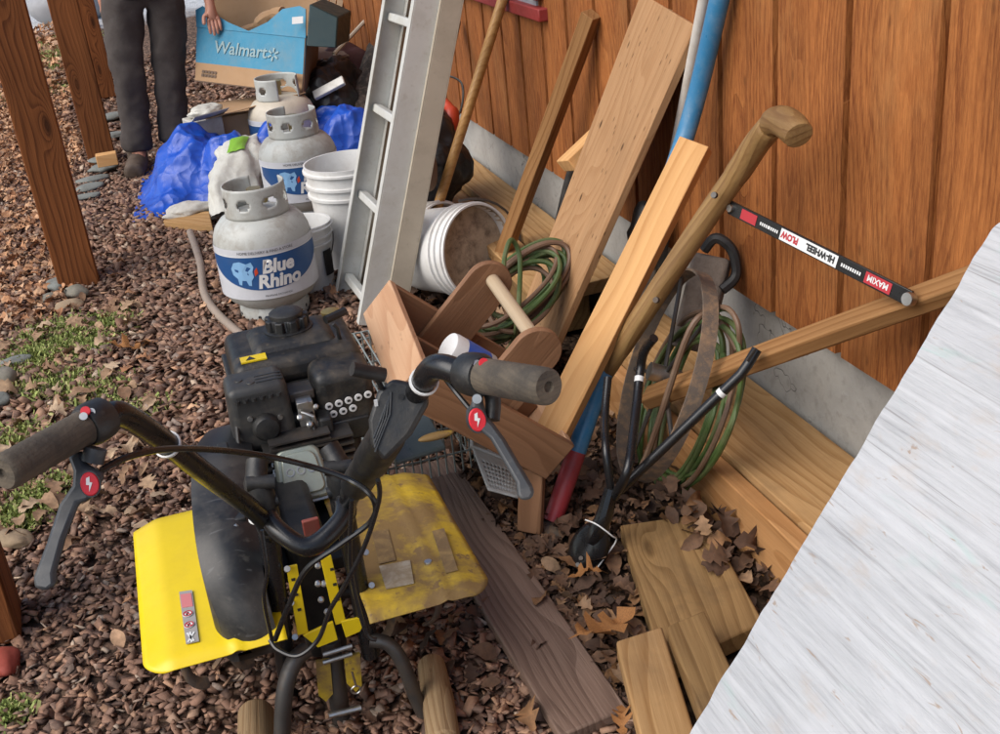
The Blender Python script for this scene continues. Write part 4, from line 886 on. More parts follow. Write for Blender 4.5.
MB().tube(ra, .0098, 12).build('frame_rod', 'black_tube', pw)
MB().tube([X(757, 349, -.205), X(748, 364, -.225), X(741, 374, -.24), J+V((.01, 0, .01))], .0102, 12).build('frame_rod', 'black_tube', pw)
MB().tube([X(757, 349, -.205), X(748, 362, -.225)], .0125, 8, flat=.4).build('frame_lug', 'iron', pw)
MB().tube(catmull([D(608, 378, 2.42), D(605, 415, 2.38), D(606, 450, 2.3), J+V((-.005, 0, 0))], 6), .0085, 10).build('frame_rod', 'black_tube', pw)
for p, q in ((ra, .5), (None, 0)):
    if p: c = p[int(len(p)*.42)]; MB().tube([c, c+(p[int(len(p)*.42)+1]-c).normalized()*.012], .0102, 12).build('white_mark', 'label_white', pw)
c0, c1 = X(741, 374, -.24), J; c = c0.lerp(c1, .13); MB().tube([c, c+(c1-c0).normalized()*.010], .0106, 12).build('white_mark', 'label_white', pw)
S0 = J; S1 = Z(577, 572, .01)
MB().tube(catmull([J+V((.0, .01, .015)), J.lerp(S1, .3), J.lerp(S1, .6)], 4), [.02, .021, .022, .023, .024, .026, .026, .024, .02], 10, flat=.7).build('plough_shank', 'black_tube', pw)
sd_ = (S1-S0).normalized(); sn = V((-.3, -.55, .75)); wd = sd_.cross(sn).normalized()
A_ = S0.lerp(S1, .42); m = MB()
def shoe(u, v_):
    wdt = (.026+.014*math.sin(PI*min(1, u*1.1)))*(1 if u < .8 else 1-(u-.8)*2.2); return A_.lerp(S1, u)+wd*wdt*(2*v_-1)+sn.normalized()*(.012-.02*(2*v_-1)**2)
m.grid(lambda u, v_: shoe(v_, u), 8, 12); m.build('plough_shoe', 'black_tube', pw, solid=.006, smooth='all')
m = MB(); m.tube(catmull([A_+wd*.03+sn*.01, A_+sn*.03, A_-wd*.034+sn*.01, A_-wd*.04-sn*.02, A_-wd*.036+sd_*.06, A_-wd*.03+sd_*.1], 5), .0016, 6); m.build('wire_tie', 'label_white', pw)
for f in (.75, .9): disc(A_.lerp(S1, f)+sn*.022, .005, .004, ax=sn).build('bolt', 'iron', pw)
# big narrow wheel
WC = D(664, 375, 2.50); e1 = (IX*.27+IY*.96).normalized(); e2 = (FW*.985-IX*.17).normalized(); e2 = (e2-e1*e2.dot(e1)).normalized(); en = e1.cross(e2); WR = .232
m = MB(); nW = 64
sec = [(-.0165, 0), (.0165, 0), (.0165, .005), (-.0165, .005)]
vs = [WC+(e1*math.cos(t)+e2*math.sin(t))*(WR+r)+en*a for t in [2*PI*i/nW for i in range(nW)] for a, r in sec]
m.add(vs, [(i*4+k, i*4+(k+1) % 4, ((i+1) % nW)*4+(k+1) % 4, ((i+1) % nW)*4+k) for i in range(nW) for k in range(4)])
wh = m.build('wheel', 'rust', pw)
for k in range(5):
    t = .3+2*PI*k/5; MB().tube([WC, WC+(e1*math.cos(t)+e2*math.sin(t))*WR], .005, 8).build('spoke', 'iron', wh)
MB().tube([WC-en*.035, WC+en*.035], .02, 14).build('hub', 'steel', wh)

# ------------------------------------------------------------------ wooden tool tote
def camv(a, b, c): return (IX*a-IY*b+FW*c).normalized()
tl = camv(.75, .434, .499); tw = camv(-.259, -.506, .823); tw = (tw-tl*tw.dot(tl)).normalized(); tu = tl.cross(tw); tu = tu if tu.z > 0 else -tu
E_ = Z(546, 480, .15); dE = (E_-CP).dot(FW); sc = dE/F
ta, tb_, tc_ = 194*sc, 166*sc, 47*sc
O_ = E_-tl*ta
TT = Matrix((tl, tw, tu)).transposed().to_4x4(); TT = Matrix.Translation(O_) @ TT
tote = thing('tool_tote', 'open wooden tool tote with round dowel handle tipped on its right end', 'tote', (O_.x+.2, O_.y+.1, 0))
th = .017
def tp(name, x0, x1, y0, y1, z0, z1, mat, par=tote, rot=None):
    m = MB().box(((x0+x1)/2, (y0+y1)/2, (z0+z1)/2), (x1-x0, y1-y0, z1-z0)); m.v = [tuple(TT @ V(p)) for p in m.v]
    d = [(x1-x0, 0), (y1-y0, 1), (z1-z0, 2)]; d.sort(reverse=True); cx = TT.to_3x3() @ V([1 if i == d[0][1] else 0 for i in range(3)]); cz = TT.to_3x3() @ V([1 if i == d[2][1] else 0 for i in range(3)])
    return m.build(name, mat, par, T=TR(TT @ V(((x0+x1)/2, (y0+y1)/2, (z0+z1)/2)), cx, cz), bevel=.0025)
tp('end_panel', 0, th, .0, tb_, 0, tc_, 'tote_light'); tp('end_panel', ta-th, ta, th+.001, tb_-th-.001, .0, tc_*.98, 'tote_light')
tp('side_panel', th+.0005, ta, 0, th, 0, tc_*.99, 'tote_dark'); tp('side_panel', th+.0005, ta, tb_-th, tb_, 0, tc_*.99, 'tote_dark')
tp('floor', th, ta-th, th, tb_-th, .004, .018, 'tote_dark'); tp('divider', th+.001, ta-th-.001, tb_*.5, tb_*.5+.012, .018, tc_*.75, 'tote_dark')
for yy, hh in ((th+.004, .275), (tb_-2*th-.004, .268)):
    xw = .052; xm = ta*.5 if yy < .1 else ta*.44; pol = [(xm-xw, .018), (xm+xw, .018)]+[(xm+xw*math.cos(a), hh-xw+xw*math.sin(a)) for a in [PI*i/14 for i in range(15)]]
    T2 = TT @ Matrix(((1, 0, 0, 0), (0, 0, -1, yy+th), (0, 1, 0, 0), (0, 0, 0, 1)))
    m = MB().prism(pol, th, T2); m.build('upright', 'tote_dark', tote, T=TR(TT @ V((xm, yy, .1)), tu, tw), bevel=.002)
    if yy < .1: dA = TT @ V((xm, yy+th*1.02, hh-.04))
    else: dB = TT @ V((xm, yy, hh-.04))
MB().tube([dA, dB], .0155, 18).build('dowel_handle', 'dowel', tote, T=TR(dA, dB-dA, tu))
tag(board('prop_board', Z(530, 532, .02), E_+tl*-.025+tw*.04+V((0, 0, -.012)), .055, .02, (-.5, -.6, .5), 'tote_dark'), 'short dark board propping up the low end of the tote', 'board')
bt = thing('plastic_bottle', 'white plastic bottle with a blue label lying inside the wooden tote', 'bottle', TT @ V((ta*.42, th+.05, .02)))
c = D(470, 360, dpt(TT @ V((ta*.3, th, tc_)))+.06); T = TR(c, tu, tl)
MB().lathe([(.01, -.06), (.032, -.058), (.034, -.05), (.034, .045), (.028, .055), (.012, .062), (.012, .075)], 24, T).build('body', 'bucket', bt)
MB().lathe([(.0346, -.03), (.0346, .03)], 24, T, cap=False).build('label', 'bottle_blue', bt)
# wire crate that holds the tote up
wc = thing('wire_crate', 'rusty green wire crate under the raised end of the wooden tote', 'crate', (-.75, 2.65, 0))
m = MB(); x0, x1, y0, y1, z1 = -.86, -.62, 2.32, 2.78, .24
for i in range(13):
    t = i/12; x = x0+(x1-x0)*t; y = y0+(y1-y0)*t
    for p in ([(x, y0, .01), (x, y0, z1)], [(x, y1, .01), (x, y1, z1)], [(x0, y, .01), (x0, y, z1)], [(x1, y, .01), (x1, y, z1)], [(x, y0, z1), (x, y1, z1)]): m.tube(p, .0022, 6)
for z in (.012, .08, .15, .22, z1):
    m.tube([(x0, y0, z), (x1, y0, z), (x1, y1, z), (x0, y1, z)], .003, 6, closed=True)
m.build('wire_mesh', 'wire', wc)
tag(slab('plastic_tray', [Z(386, 418, .22), Z(428, 412, .22), Z(446, 446, .19), Z(396, 462, .19)], .012, 'clearplastic', bevel=.004), 'cloudy grey plastic tray behind the yellow right tine guard', 'tray')
tag(blob('yellow_scoop', (D(436, 436, 2.28)), (.075, .022, .015), 'muddy_yellow', seed=3, amp=.03), 'small dirty yellow plastic handle sticking out behind the right tine guard', 'handle')
# perforated basket
bk = thing('plastic_basket', 'small grey white perforated plastic basket on leaf litter under the tote', 'basket', Z(500, 492))
q = [D(472, 447, 2.60), D(530, 470, 2.62), D(521, 499, 2.50), D(488, 490, 2.50)]
def bil(q, u, v_): return q[0].lerp(q[1], u).lerp(q[3].lerp(q[2], u), v_)
back = V((.05, .16, .01)); q2 = [p+back for p in q]
m = MB(); nu, nv = 26, 18
m.grid(lambda u, v_: bil(q, u, v_), nu, nv, skip=lambda i, j: i % 2 == 1 and j % 2 == 1 and 3 < j < nv-2 and 2 < i < nu-2)
m.grid(lambda u, v_: bil([q[1], q2[1], q2[2], q[2]], u, v_), nu, nv, skip=lambda i, j: i % 2 == 1 and j % 2 == 1 and 3 < j < nv-2)
m.grid(lambda u, v_: bil([q2[0], q[0], q[3], q2[3]], u, v_), 8, 8); m.grid(lambda u, v_: bil(q2, u, v_), 8, 8); m.grid(lambda u, v_: bil([q[3], q[2], q2[2], q2[3]], u, v_), 4, 4)
m.build('basket_wall', 'basket', bk, solid=.003)
MB().tube([q[0], q[1], q2[1], q2[0]], .006, 8, closed=True).build('rim', 'basket', bk)

# ------------------------------------------------------------------ garden hoses
def loops(name, label, cx, cy, rx, ry, n, fn, r, mats, seed, spread, extra=None, rot=0.):
    rd = random.Random(seed); root = thing(name, label, 'hose', fn(cx, cy+ry*.9, 0))
    for mi, mt in enumerate(mats):
        m = MB()
        for k in range(n[mi]):
            ox, oy, s1_, s2_ = rd.uniform(-1, 1)*spread, rd.uniform(-1, 1)*spread, rd.uniform(.5, 1.05), rd.uniform(.72, 1.05); P = []; j0 = rd.uniform(-1, 1); ph = rd.uniform(0, 6)
            for i in range(12):
                a = 2*PI*i/12; ex = abs(math.cos(a))**.85*(1 if math.cos(a) > 0 else -1)*rx*s1_; ey = math.sin(a)*ry*s2_
                P.append(fn(cx+ox+ex*math.cos(rot)-ey*math.sin(rot), cy+oy+ex*math.sin(rot)+ey*math.cos(rot), j0*.7+.3*math.sin(a+ph)))
            m.tube(catmull(P, 6, True), r, 8, closed=True)
        m.build('coil', mt, root)
    return root
loops('hose_coil', 'green and brown garden hose coil hanging between the tote and wide plank', 516, 293, 66, 27, (9, 6), lambda x, y, j: D(x, y, 2.93+.07*j+.0014*(300-y)), .0066, ('hose_green', 'hose_brown'), 3, 7, rot=-.72)
loops('hose_coil', 'green hose coil hung on the plough against the edging boards', 690, 402, 46, 94, (7, 2), lambda x, y, j: X(x, y, -.165+.015*j-.10*min(1, max(0, (y-365)/60))), .0058, ('hose_green', 'hose_brown'), 8, 9, rot=.30)
hh_ = Z(706, 480, .05)
tag(MB().tube(catmull([Z(460, 338, .05), Z(480, 318, .1), D(500, 290, 2.9), D(505, 255, 2.9), D(512, 240, 2.92), D(520, 262, 2.93), D(516, 330, 2.86), Z(506, 352, .03)], 8), .0065, 8).build('garden_hose', 'hose_green'), 'single green hose end looping over the dowel of the tote', 'hose')
tag(MB().tube(catmull([X(588, 505, -.42), X(600, 490, -.4), X(640, 470, -.35), X(690, 330, -.25), X(718, 322, -.18), X(738, 350, -.17)], 8), .007, 8).build('brown_hose', 'hose_brown'), 'thin brown hose arching behind the plough handle', 'hose')
tag(board('foam_slab', D(690, 350, 2.62), D(713, 256, 2.6), .085, .05, (-.5, -.6, .5), 'canvas', bevel=.01), 'rough grey brown slab standing behind the plough handle', 'slab')
tag(MB().tube(catmull([D(704, 250, 2.58), D(716, 238, 2.56), D(732, 250, 2.56), D(736, 275, 2.57), D(722, 290, 2.57)], 6), .012, 8).build('rubber_strap', 'hose_black'), 'black rubber strap looped over the rough grey brown slab', 'strap')
tag(blob('iron_fitting', X(648, 232, -.07), (.09, .09, .16), 'hose_black', seed=4, amp=.3), 'dark iron fitting in the shade behind the leaning boards', 'fitting')
# leaves that stand alone
def oneleaf(px, z, size, mat, label, rz, seed, tilt=.1):
    T = Matrix.Translation(Z(*px, z)) @ Matrix.Rotation(rz, 4, 'Z') @ Matrix.Rotation(tilt, 4, 'X') @ Matrix.Scale(size, 4)
    hf = [(-.5, .008), (-.36, .015), (-.33, .09), (-.25, .13), (-.21, .05), (-.15, .05), (-.10, .19), (-.02, .25), (.01, .09), (.07, .07), (.13, .21), (.21, .20), (.22, .08), (.29, .06), (.35, .12), (.42, .07), (.5, .004)]
    r_ = random.Random(seed); zc = lambda x, y: .10*math.sin(x*4+seed)+abs(y)*abs(y)*(2.2+math.sin(x*9+seed)*1.6)+.03*math.sin(x*17+y*9)
    up_v = [(x, y*1.15, zc(x, y)) for x, y in hf]; md_v = [(x, 0, zc(x, 0)) for x, y in hf]; lo_v = [(x+.02, -y*r_.uniform(.9, 1.2), zc(x, -y*1.3)) for x, y in hf]; nn_ = len(hf)
    vs = up_v+md_v+lo_v; fs = [f for i in range(nn_-1) for f in ((i, i+1, nn_+i+1, nn_+i), (nn_+i, nn_+i+1, 2*nn_+i+1, 2*nn_+i))]
    m = MB(); m.add(vs, fs, T); return tag(m.build('oak_leaf', mat, T=T, smooth='all'), label, 'leaf')
oneleaf((602, 625), .075, .155, 'oak_orange', 'large orange brown oak leaf between the deck board and tan boards', .3, 4)
oneleaf((588, 574), .045, .08, 'oak_orange', 'small orange leaf against the plough shoe', 2.8, 2)
oneleaf((133, 343), .03, .16, 'oak_orange', 'big curled brown leaf lying on the gravel near the moss', 2.9, 5)
oneleaf((622, 722), .045, .07, 'oak_orange', 'orange leaf at the near end of the dark deck board', 1.2, 7)
# ------------------------------------------------------------------ propane tanks
p1 = Z(276, 309)
tank = thing('propane_tank', 'nearest grey propane tank with blue label standing on the gravel by the grey tube', 'gas tank', p1, 0, 'propane tanks')
def wrap(r, a0, z0): # a0 = facing azimuth
    return lambda u, v_: p1+V((r*math.cos(a0+u/r), r*math.sin(a0+u/r), z0+v_))
Tk = Matrix.Translation(p1); tr = .160
prof_ = [(.0, .032), (.06, .034), (.11, .045), (.142, .07), (.155, .095), (tr, .12), (tr, .185), (tr+.002, .19), (tr, .195), (tr, .26), (.156, .285), (.145, .312), (.125, .335), (.09, .35), (.04, .358), (.0, .36)]
bd_ = MB().lathe(prof_, 48, Tk, cap=False).build('body', 'tank', tank, smooth='all')
MB().lathe([(.112, .0), (.116, .0), (.116, .03), (.105, .046), (.101, .046), (.112, .03)], 40, Tk, cap=False).build('foot_ring', 'tank', tank)
for a in range(8): t = a*PI/4+.2; disc(p1+V((.1162*math.cos(t), .1162*math.sin(t), .018)), .006, .001, ax=(math.cos(t), math.sin(t), 0)).build('foot_hole', 'print_black', tank) if a < 8 else None
FA = math.atan2(CP.y-p1.y, CP.x-p1.x)
m = MB(); NA, NZ = 72, 12
def colr(u, v_):
    a = FA+R(-148+296*u)-.5; fl = .004*(1-v_); r = .098+fl
    return p1+V((r*math.cos(a), r*math.sin(a), .345+.098*v_))
def hole(i, j):
    for c in (12, 24.5, 37, 49.5, 61):
        if abs(i+.5-c) < 3.1 and 4 <= j <= 7 and not (abs(i+.5-c) > 2.4 and j in (4, 7)): return True
    return False
m.grid(colr, NA, NZ, skip=hole); m.build('collar', 'tank', tank, solid=.005, bevel=.0)
MB().tube([p1+V((0, 0, .355)), p1+V((0, 0, .40))], .018, 14).tube([p1+V((0, 0, .39)), p1+V((.03, -.035, .392))], .013, 12).tube([p1+V((0, 0, .40)), p1+V((0, 0, .425))], .024, 10).build('valve', plain('valve_brass', (.33, .26, .13), .4, .7), tank)
lb = MB()
def cyl(r, a0, a1, z0, z1, nu=40, nv=2, zf=None):
    def fn(u, v_):
        a = FA+a0+(a1-a0)*u; za = z0 if zf is None else zf(u)
        return p1+V((r*math.cos(a), r*math.sin(a), za+(z1-za)*v_))
    return MB().grid(fn, nu, nv)
label_o = cyl(tr+.0012, R(-95), R(95), .098, .268).build('label', 'tank_label', tank)
cyl(tr+.0022, R(-80), R(80), .13, .243, zf=lambda u: .13+.075*abs(2*u-1)**2.2).build('label_field', 'tank_blue', label_o)
cyl(tr+.0026, R(-90), R(90), .2440, .2466).build('label_line', 'label_white', label_o)
FI = Matrix.Identity(4)
U0 = -FA
def wtxt(txt, size, u, z, mat, shear=.18, off=.0, align='LEFT'): 
    return flat_text('lettering', txt, size, Tk, mat, label_o, shear=shear, offset=off, align=align, fn=lambda x, y: wrap(tr+.0036, FA, z)(u+x, y))
wtxt('Blue', .061, -.022, .188, 'label_white', off=.0026); wtxt('Rhino', .061, -.042, .139, 'label_white', off=.0026)
wtxt('HOME DELIVERY & FIND A STORE', .0125, 0, .2535, 'print_black', shear=0, align='CENTER')
wtxt('PROPANE EXCHANGE', .009, .02, .107, 'print_black', shear=0, align='CENTER')
# pale emblem left of the name: a lumpy charging shape
em = [(-.128, .205), (-.115, .225), (-.092, .23), (-.07, .222), (-.052, .228), (-.046, .212), (-.052, .196), (-.05, .178), (-.06, .165), (-.062, .148), (-.072, .15), (-.078, .166), (-.092, .166), (-.096, .15), (-.106, .152), (-.108, .172), (-.124, .184)]
W_ = wrap(tr+.0032, FA, 0)
mm = MB(); c0 = (-.088, .195); pts_ = [c0]+em; mm.add([W_(*p) for p in pts_], [(0, i+1, (i+1) % len(em)+1) for i in range(len(em))]); mm.build('emblem', 'rhino', label_o, smooth=False)
mm = MB(); mm.add([W_(*p) for p in [(-.046, .198), (-.036, .21), (-.034, .19), (-.046, .18)]], [(0, 1, 2, 3)]); mm.build('emblem', 'orange_tool', label_o, smooth=False)
p2 = Z(308, 214); p3_ = Z(291, 168)
dup(tank, Matrix.Translation(p2) @ Matrix.Rotation(.12, 4, 'Z'), 'grey propane tank behind the white bucket, middle of three tanks')
t3 = dup(tank, Matrix.Translation(p3_) @ Matrix.Rotation(-2.1, 4, 'Z'), 'cream dusty propane tank below the blue carton, farthest of three tanks')
for ch in t3.children:
    if ch.name.split('.')[0] in ('body',): ch.data = ch.data.copy(); ch.data.materials[0] = M['tank_cream']
# ------------------------------------------------------------------ buckets
def bucket(name, label, T, r0, r1, h, inside=True, bail=None, lip=True):
    root = bpy.data.objects.new(name, None); COL.objects.link(root); root.matrix_basis = T; WM[root.name] = T; tag(root, label, 'bucket', 'white plastic buckets')
    k = lambda z: r0+(r1-r0)*z/h
    pf = [(0, .004), (r0-.01, .002), (r0, .006)]
    zs = [h*.5, h*.72]; pf += [(k(h*.4), h*.4), (k(h*.70), h*.70), (k(h*.70)+.009, h*.705), (k(h*.72)+.009, h*.73), (k(h*.73)+.001, h*.735), (k(h*.80), h*.80), (k(h*.8)+.008, h*.805), (k(h*.82)+.008, h*.83), (k(h*.83)+.001, h*.835), (k(h*.93), h*.93), (r1+.009, h*.935), (r1+.009, h*.955), (r1+.003, h*.96), (r1+.004, h), (r1-.002, h), (r1-.005, h*.95), (r0-.004, .02), (0, .018)]
    o = MB().lathe(pf, 56, T, cap=False).build('pail', 'bucket', root, T=T)
    if bail: 
        P = [T @ V(((r1+.012)*math.cos(a), (r1+.012)*math.sin(a)*.25-.04*math.sin(a)*bail, h*.85-h*.62*math.sin(a))) for a in [PI*i/14 for i in range(15)]]
        MB().tube(P, .0022, 6).build('bail', 'iron', root)
    return root
b1_ = bucket('bucket', 'tall white bucket between the tanks and the ladder', Matrix.Translation(Z(361, 262)), .128, .148, .385)
T = Matrix.Translation(Z(311, 287)) @ Matrix.Rotation(-.5, 4, 'Z')
b2_ = bucket('bucket', 'small white pail with wire handle partly hidden by the nearest tank', T, .085, .102, .24, bail=1)
W2 = lambda u, v_: T @ V((.0985*math.cos(-.55+u), .0985*math.sin(-.55+u), v_))
MB().grid(lambda u, v_: W2(u*.45, .06+.09*v_)+V((.001, -.002, 0)), 8, 2).build('pail_label', 'print_black', b2_)
ax_ = V((.44, -.87, .16)).normalized()      # axis of the tipped pair, opening toward the camera's right
c3 = V((-.405, 3.55, .160))
T3 = TR(c3, ax_.orthogonal(), ax_)
b3 = bucket('bucket', 'white bucket tipped on its side with dirty inside beside the hose coil', T3, .134, .147, .265)
MB().lathe([(0, .222), (.1398, .222), (.1399, .224), (0, .226)], 40, T3, cap=False).build('dried_dirt', 'bucket_in', b3)
MB().lathe([(.1412, .228), (.1425, .26)], 40, T3, cap=False).build('dirty_inside', 'bucket_in', b3)
tt = T3 @ Matrix.Translation((0, 0, .225)); MB().tube([tt @ V((.165*math.cos(a), .165*math.sin(a), .06*math.sin(a-.9))) for a in [.9+PI*i/16 for i in range(17)]], .004, 8).build('bail', 'iron', b3)
T4 = TR(c3-ax_*.13+V((.02, .10, .0)), ax_.orthogonal(), ax_)
bucket('bucket', 'white bucket lying nested behind the tipped dirty bucket', T4, .112, .126, .24)
# ------------------------------------------------------------------ ladder
lad = thing('extension_ladder', 'aluminium extension ladder leaning on the wall beside the tall white bucket', 'ladder', (-.62, 3.5, 0))
up_ = V((.33, 0.03, 1)).normalized(); rg = V((.0, 1., .05)).normalized(); rg = (rg-up_*rg.dot(up_)).normalized(); ln = rg.cross(up_).normalized()   # ln: out of the ladder's face
LB0 = Z(381, 327); LL = 2.6
def lbar(name, off_r, off_n, w_n, t_r, mat, z0=0., z1=LL, par=lad): 
    a = LB0+rg*off_r+ln*off_n+up_*z0; b = a+up_*(z1-z0); m = MB().bar(a, b, w_n, t_r, rg); return m, mat
def rail(r0, n0, w_, flange, z0, z1, mat):
    m = MB()
    a = lambda r, n: LB0+rg*r+ln*n+up_*z0; L = up_*(z1-z0)
    sgn = 1 if flange > 0 else -1; fl = abs(flange)
    def pc(ra, rb, na, nb):
        q = [a(ra, na), a(rb, na), a(rb, nb), a(ra, nb)]; m.hexa(q, [p+L for p in q])
    pc(min(r0, r0+.004*sgn), max(r0, r0+.004*sgn), n0, n0+w_)
    pc(min(r0, r0+fl*sgn)+.0002, max(r0, r0+fl*sgn), n0-.004, n0); pc(min(r0, r0+fl*sgn)+.0002, max(r0, r0+fl*sgn), n0+w_, n0+w_+.004)
    return m.build('rail', mat, lad, bevel=.0012)
sg = 1 if ln.x > 0 else -1   # offsets along +x side
# fly section (left in the photo) and base section behind it, each with a near and a far rail
rail(0, -.070 if sg > 0 else .0, .070, .03, 0, LL, 'alu'); rail(.36, -.070 if sg > 0 else .0, .070, -.03, 0, LL, 'alu')
rail(-.012, .006 if sg > 0 else -.072, .062, .03, .03, LL, 'alu_dull'); rail(.385, .006 if sg > 0 else -.072, .062, -.03, .03, LL, 'alu_dull')
for i in range(9):
    for nb in (-.036*sg, .045*sg):
        a = LB0+up_*(.06+.29*i+(.02 if nb > 0 else 0))+ln*nb; MB().bar(a+rg*(.004 if nb*sg < 0 else -.007), a+rg*(.356 if nb*sg < 0 else .38), .03, .026, up_).build('rung', 'alu', lad, bevel=.004)

# ------------------------------------------------------------------ tarp, sack, cartons and clutter by the wall
m = MB()
lumps = [(-1.0, 5.46, .20, .29), (-.86, 5.30, .15, .26), (-1.02, 5.12, .16, .12), (-.68, 5.24, .14, .24), (-.26, 5.34, .24, .27), (-.34, 5.66, .3, .22)]
def tarp_h(x, y):
    h = max([a*math.exp(-(((x-cx)**2+(y-cy)**2)/(r*r))**1.1) for cx, cy, r, a in lumps])
    q = V((x*4.4, y*4.4, h*3.5)); q = q+V((mnoise.noise(q*.6), mnoise.noise(q*.6+V((9, 0, 0))), 0))*.6
    c = mnoise.voronoi(q)[0][0]-.35; c2 = mnoise.voronoi(q*2.1+V((3, 1, 0)))[0][0]-.35; c3 = mnoise.voronoi(q*4.3+V((1, 5, 0)))[0][0]-.35
    return h*.88+(c*.12+c2*.07)*min(1, .25+h*4)+c3*.009+.02
def tarp(u, v_):
    x = -1.30+1.24*u; y = 4.93+1.15*v_
    e = .09*mnoise.noise(V((u*4, v_*4, 2.)))
    y0 = 4.93+.22*abs(math.sin(u*PI*1.6+.8))+.13*mnoise.noise(V((u*5, 0, 7.))); y = y0+(6.08-y0)*v_; x += e*(1-abs(2*u-1))
    if u < .28: x += .1*(v_-.35)*(1-u/.28)
    z = tarp_h(x, y)*min(1, .08+min(u, 1-u)*9)*min(1, .06+v_*9)
    return V((x, y, max(.008, z)))
m.grid(tarp, 170, 140); tag(m.build('blue_tarp', 'tarp', smooth='all', solid=.003), 'crumpled blue tarp heaped between the person and the ladder', 'tarp')
# white sack draped over the tarp
def sackf(u, v_):
    a = 2*PI*u; w0 = .085+.025*math.sin(PI*v_)-.015*v_; t0 = .055*(math.sin(PI*min(1, v_*.97+.03))**.55)+.006
    A = D(232, 212, 4.9); B = D(246, 136, 5.3); c = A.lerp(B, v_)+V((0, -.02, .055*math.sin(PI*v_)))
    sdv = V((1, .1, 0)); nv_ = V((0, -.75, .66)); n_ = .02*mnoise.noise(V((math.cos(a)*2.2, math.sin(a)*2.2, v_*6)))+.022*(1-2.2*abs(mnoise.noise(V((math.cos(a)*2.6, math.sin(a)*2.6, v_*1.8+3)))))
    return c+sdv*(w0+n_)*math.cos(a)*(1+.12*math.sin(v_*9))+nv_*(t0+n_)*math.sin(a)
m = MB(); m.grid(sackf, 40, 30)
sk_ = tag(m.build('white_sack', 'sack', smooth='all'), 'crumpled white sack with a green printed patch lying on the blue tarp', 'sack')
MB().grid(lambda u, v_: sackf(.20+.12*(1-u), .52+.26*v_)+V((0, -.006, .005)), 8, 8).build('printed_patch', 'green_print', sk_, smooth='all')
tag(blob('white_sack', D(258, 172, 5.12), (.12, .22, .24), 'sack', seed=21, amp=.12, rz=.2, sub=4, crumple=.10), 'narrow white sack standing between the printed sack and the middle tank', 'sack')
# cartons
def carton(name, label, C4, h, depth, mat, **kw): pass
bb = thing('blue_carton', 'open blue printed carton with tan base held by the person on top of other boxes', 'carton', D(250, 90, 5.7))
A0_, A1_, A2_, A3_ = D(195, 80, 5.72), D(303, 93, 5.50), D(306, 38, 5.50), D(197, 27, 5.72)   # front: BL BR TR TL
dep = V((.14, .36, .03)); nf = (A1_-A0_).cross(A3_-A0_).normalized(); nf = nf if nf.y < 0 else -nf
def quad(q, t, name, mat, par, off=None): 
    n_ = off or nf; return MB().hexa([p-n_*t for p in q], q).build(name, mat, par)
lo_ = .34
L0, L1 = A0_.lerp(A3_, lo_), A1_.lerp(A2_, lo_)
quad([A0_, A1_, L1, L0], .006, 'front_base', 'card', bb); quad([L0, L1, A2_, A3_], .006, 'front_panel', 'card_blue', bb)
quad([A1_, A1_+dep, A2_+dep, A2_], .006, 'side_panel', 'card_dark', bb, V((1, 0, 0))); quad([A0_, A0_+dep, A3_+dep, A3_], .006, 'side_panel', 'card_blue', bb, V((-1, 0, 0)))
quad([A0_+dep, A1_+dep, A2_+dep+V((0, 0, .1)), A3_+dep+V((0, 0, .1))], .006, 'back_panel', 'card', bb); quad([A0_, A1_, A1_+dep, A0_+dep], .006, 'bottom', 'card_dark', bb, V((0, 0, 1)))
# bent front flap: up at both ends, dipping in the middle
fp = [(197, 27), (196, 10), (203, 6), (212, 12), (228, 22), (249, 31), (268, 22), (283, 9), (300, 6), (306, 9), (306, 38)]
q = [D(x, y, 5.72-.22*(x-197)/109) for x, y in fp]
m = MB(); n = len(q); m.add(q+[p-nf*.006 for p in q], [tuple(range(n)), tuple(range(n, 2*n))[::-1]]+[(i, (i+1) % n, n+(i+1) % n, n+i) for i in range(n)])
m.v = [tuple(V(p)+nf*.004) for p in m.v]; m.build('front_flap', 'card_blue', bb, smooth=False)
eu = (A1_-A0_).normalized(); ev = (A3_-A0_); ev = (ev-eu*ev.dot(eu)).normalized(); Tb = Matrix.Translation(A0_+nf*.004) @ Matrix((eu, ev, nf)).transposed().to_4x4()
Wb = (A1_-A0_).length; Hb = (A3_-A0_).length
flat_text('lettering', 'Walmart', .085, Tb @ Matrix.Translation((Wb*.38, Hb*.55, .0)), 'card_print', bb, offset=.001)
m = MB()
for k in range(6): a = k*PI/3+.5; m.add([(Wb*.68+math.cos(a)*.01-math.sin(a)*.004, Hb*.63+math.sin(a)*.01+math.cos(a)*.004, 0), (Wb*.68+math.cos(a)*.032-math.sin(a)*.005, Hb*.63+math.sin(a)*.032+math.cos(a)*.005, 0), (Wb*.68+math.cos(a)*.032+math.sin(a)*.005, Hb*.63+math.sin(a)*.032-math.cos(a)*.005, 0), (Wb*.68+math.cos(a)*.01+math.sin(a)*.004, Hb*.63+math.sin(a)*.01-math.cos(a)*.004, 0)], [(0, 1, 2, 3)], Tb)
m.build('printed_spark', 'card_print', bb, smooth=False)
m = MB()
for r_ in range(2):
    for k in range(5): m.add([(.035+.018*k, .022+.018*r_, 0), (.049+.018*k, .022+.018*r_, 0), (.049+.018*k, .036+.018*r_, 0), (.035+.018*k, .036+.018*r_, 0)], [(0, 1, 2, 3)], Tb)
m.build('small_print', 'card_dark', bb, smooth=False)
q = [D(292, 17, 5.46), D(303, 16, 5.46), D(303, 23, 5.46), D(292, 24, 5.46)]; quad(q, .001, 'white_sticker', 'label_white', bb)
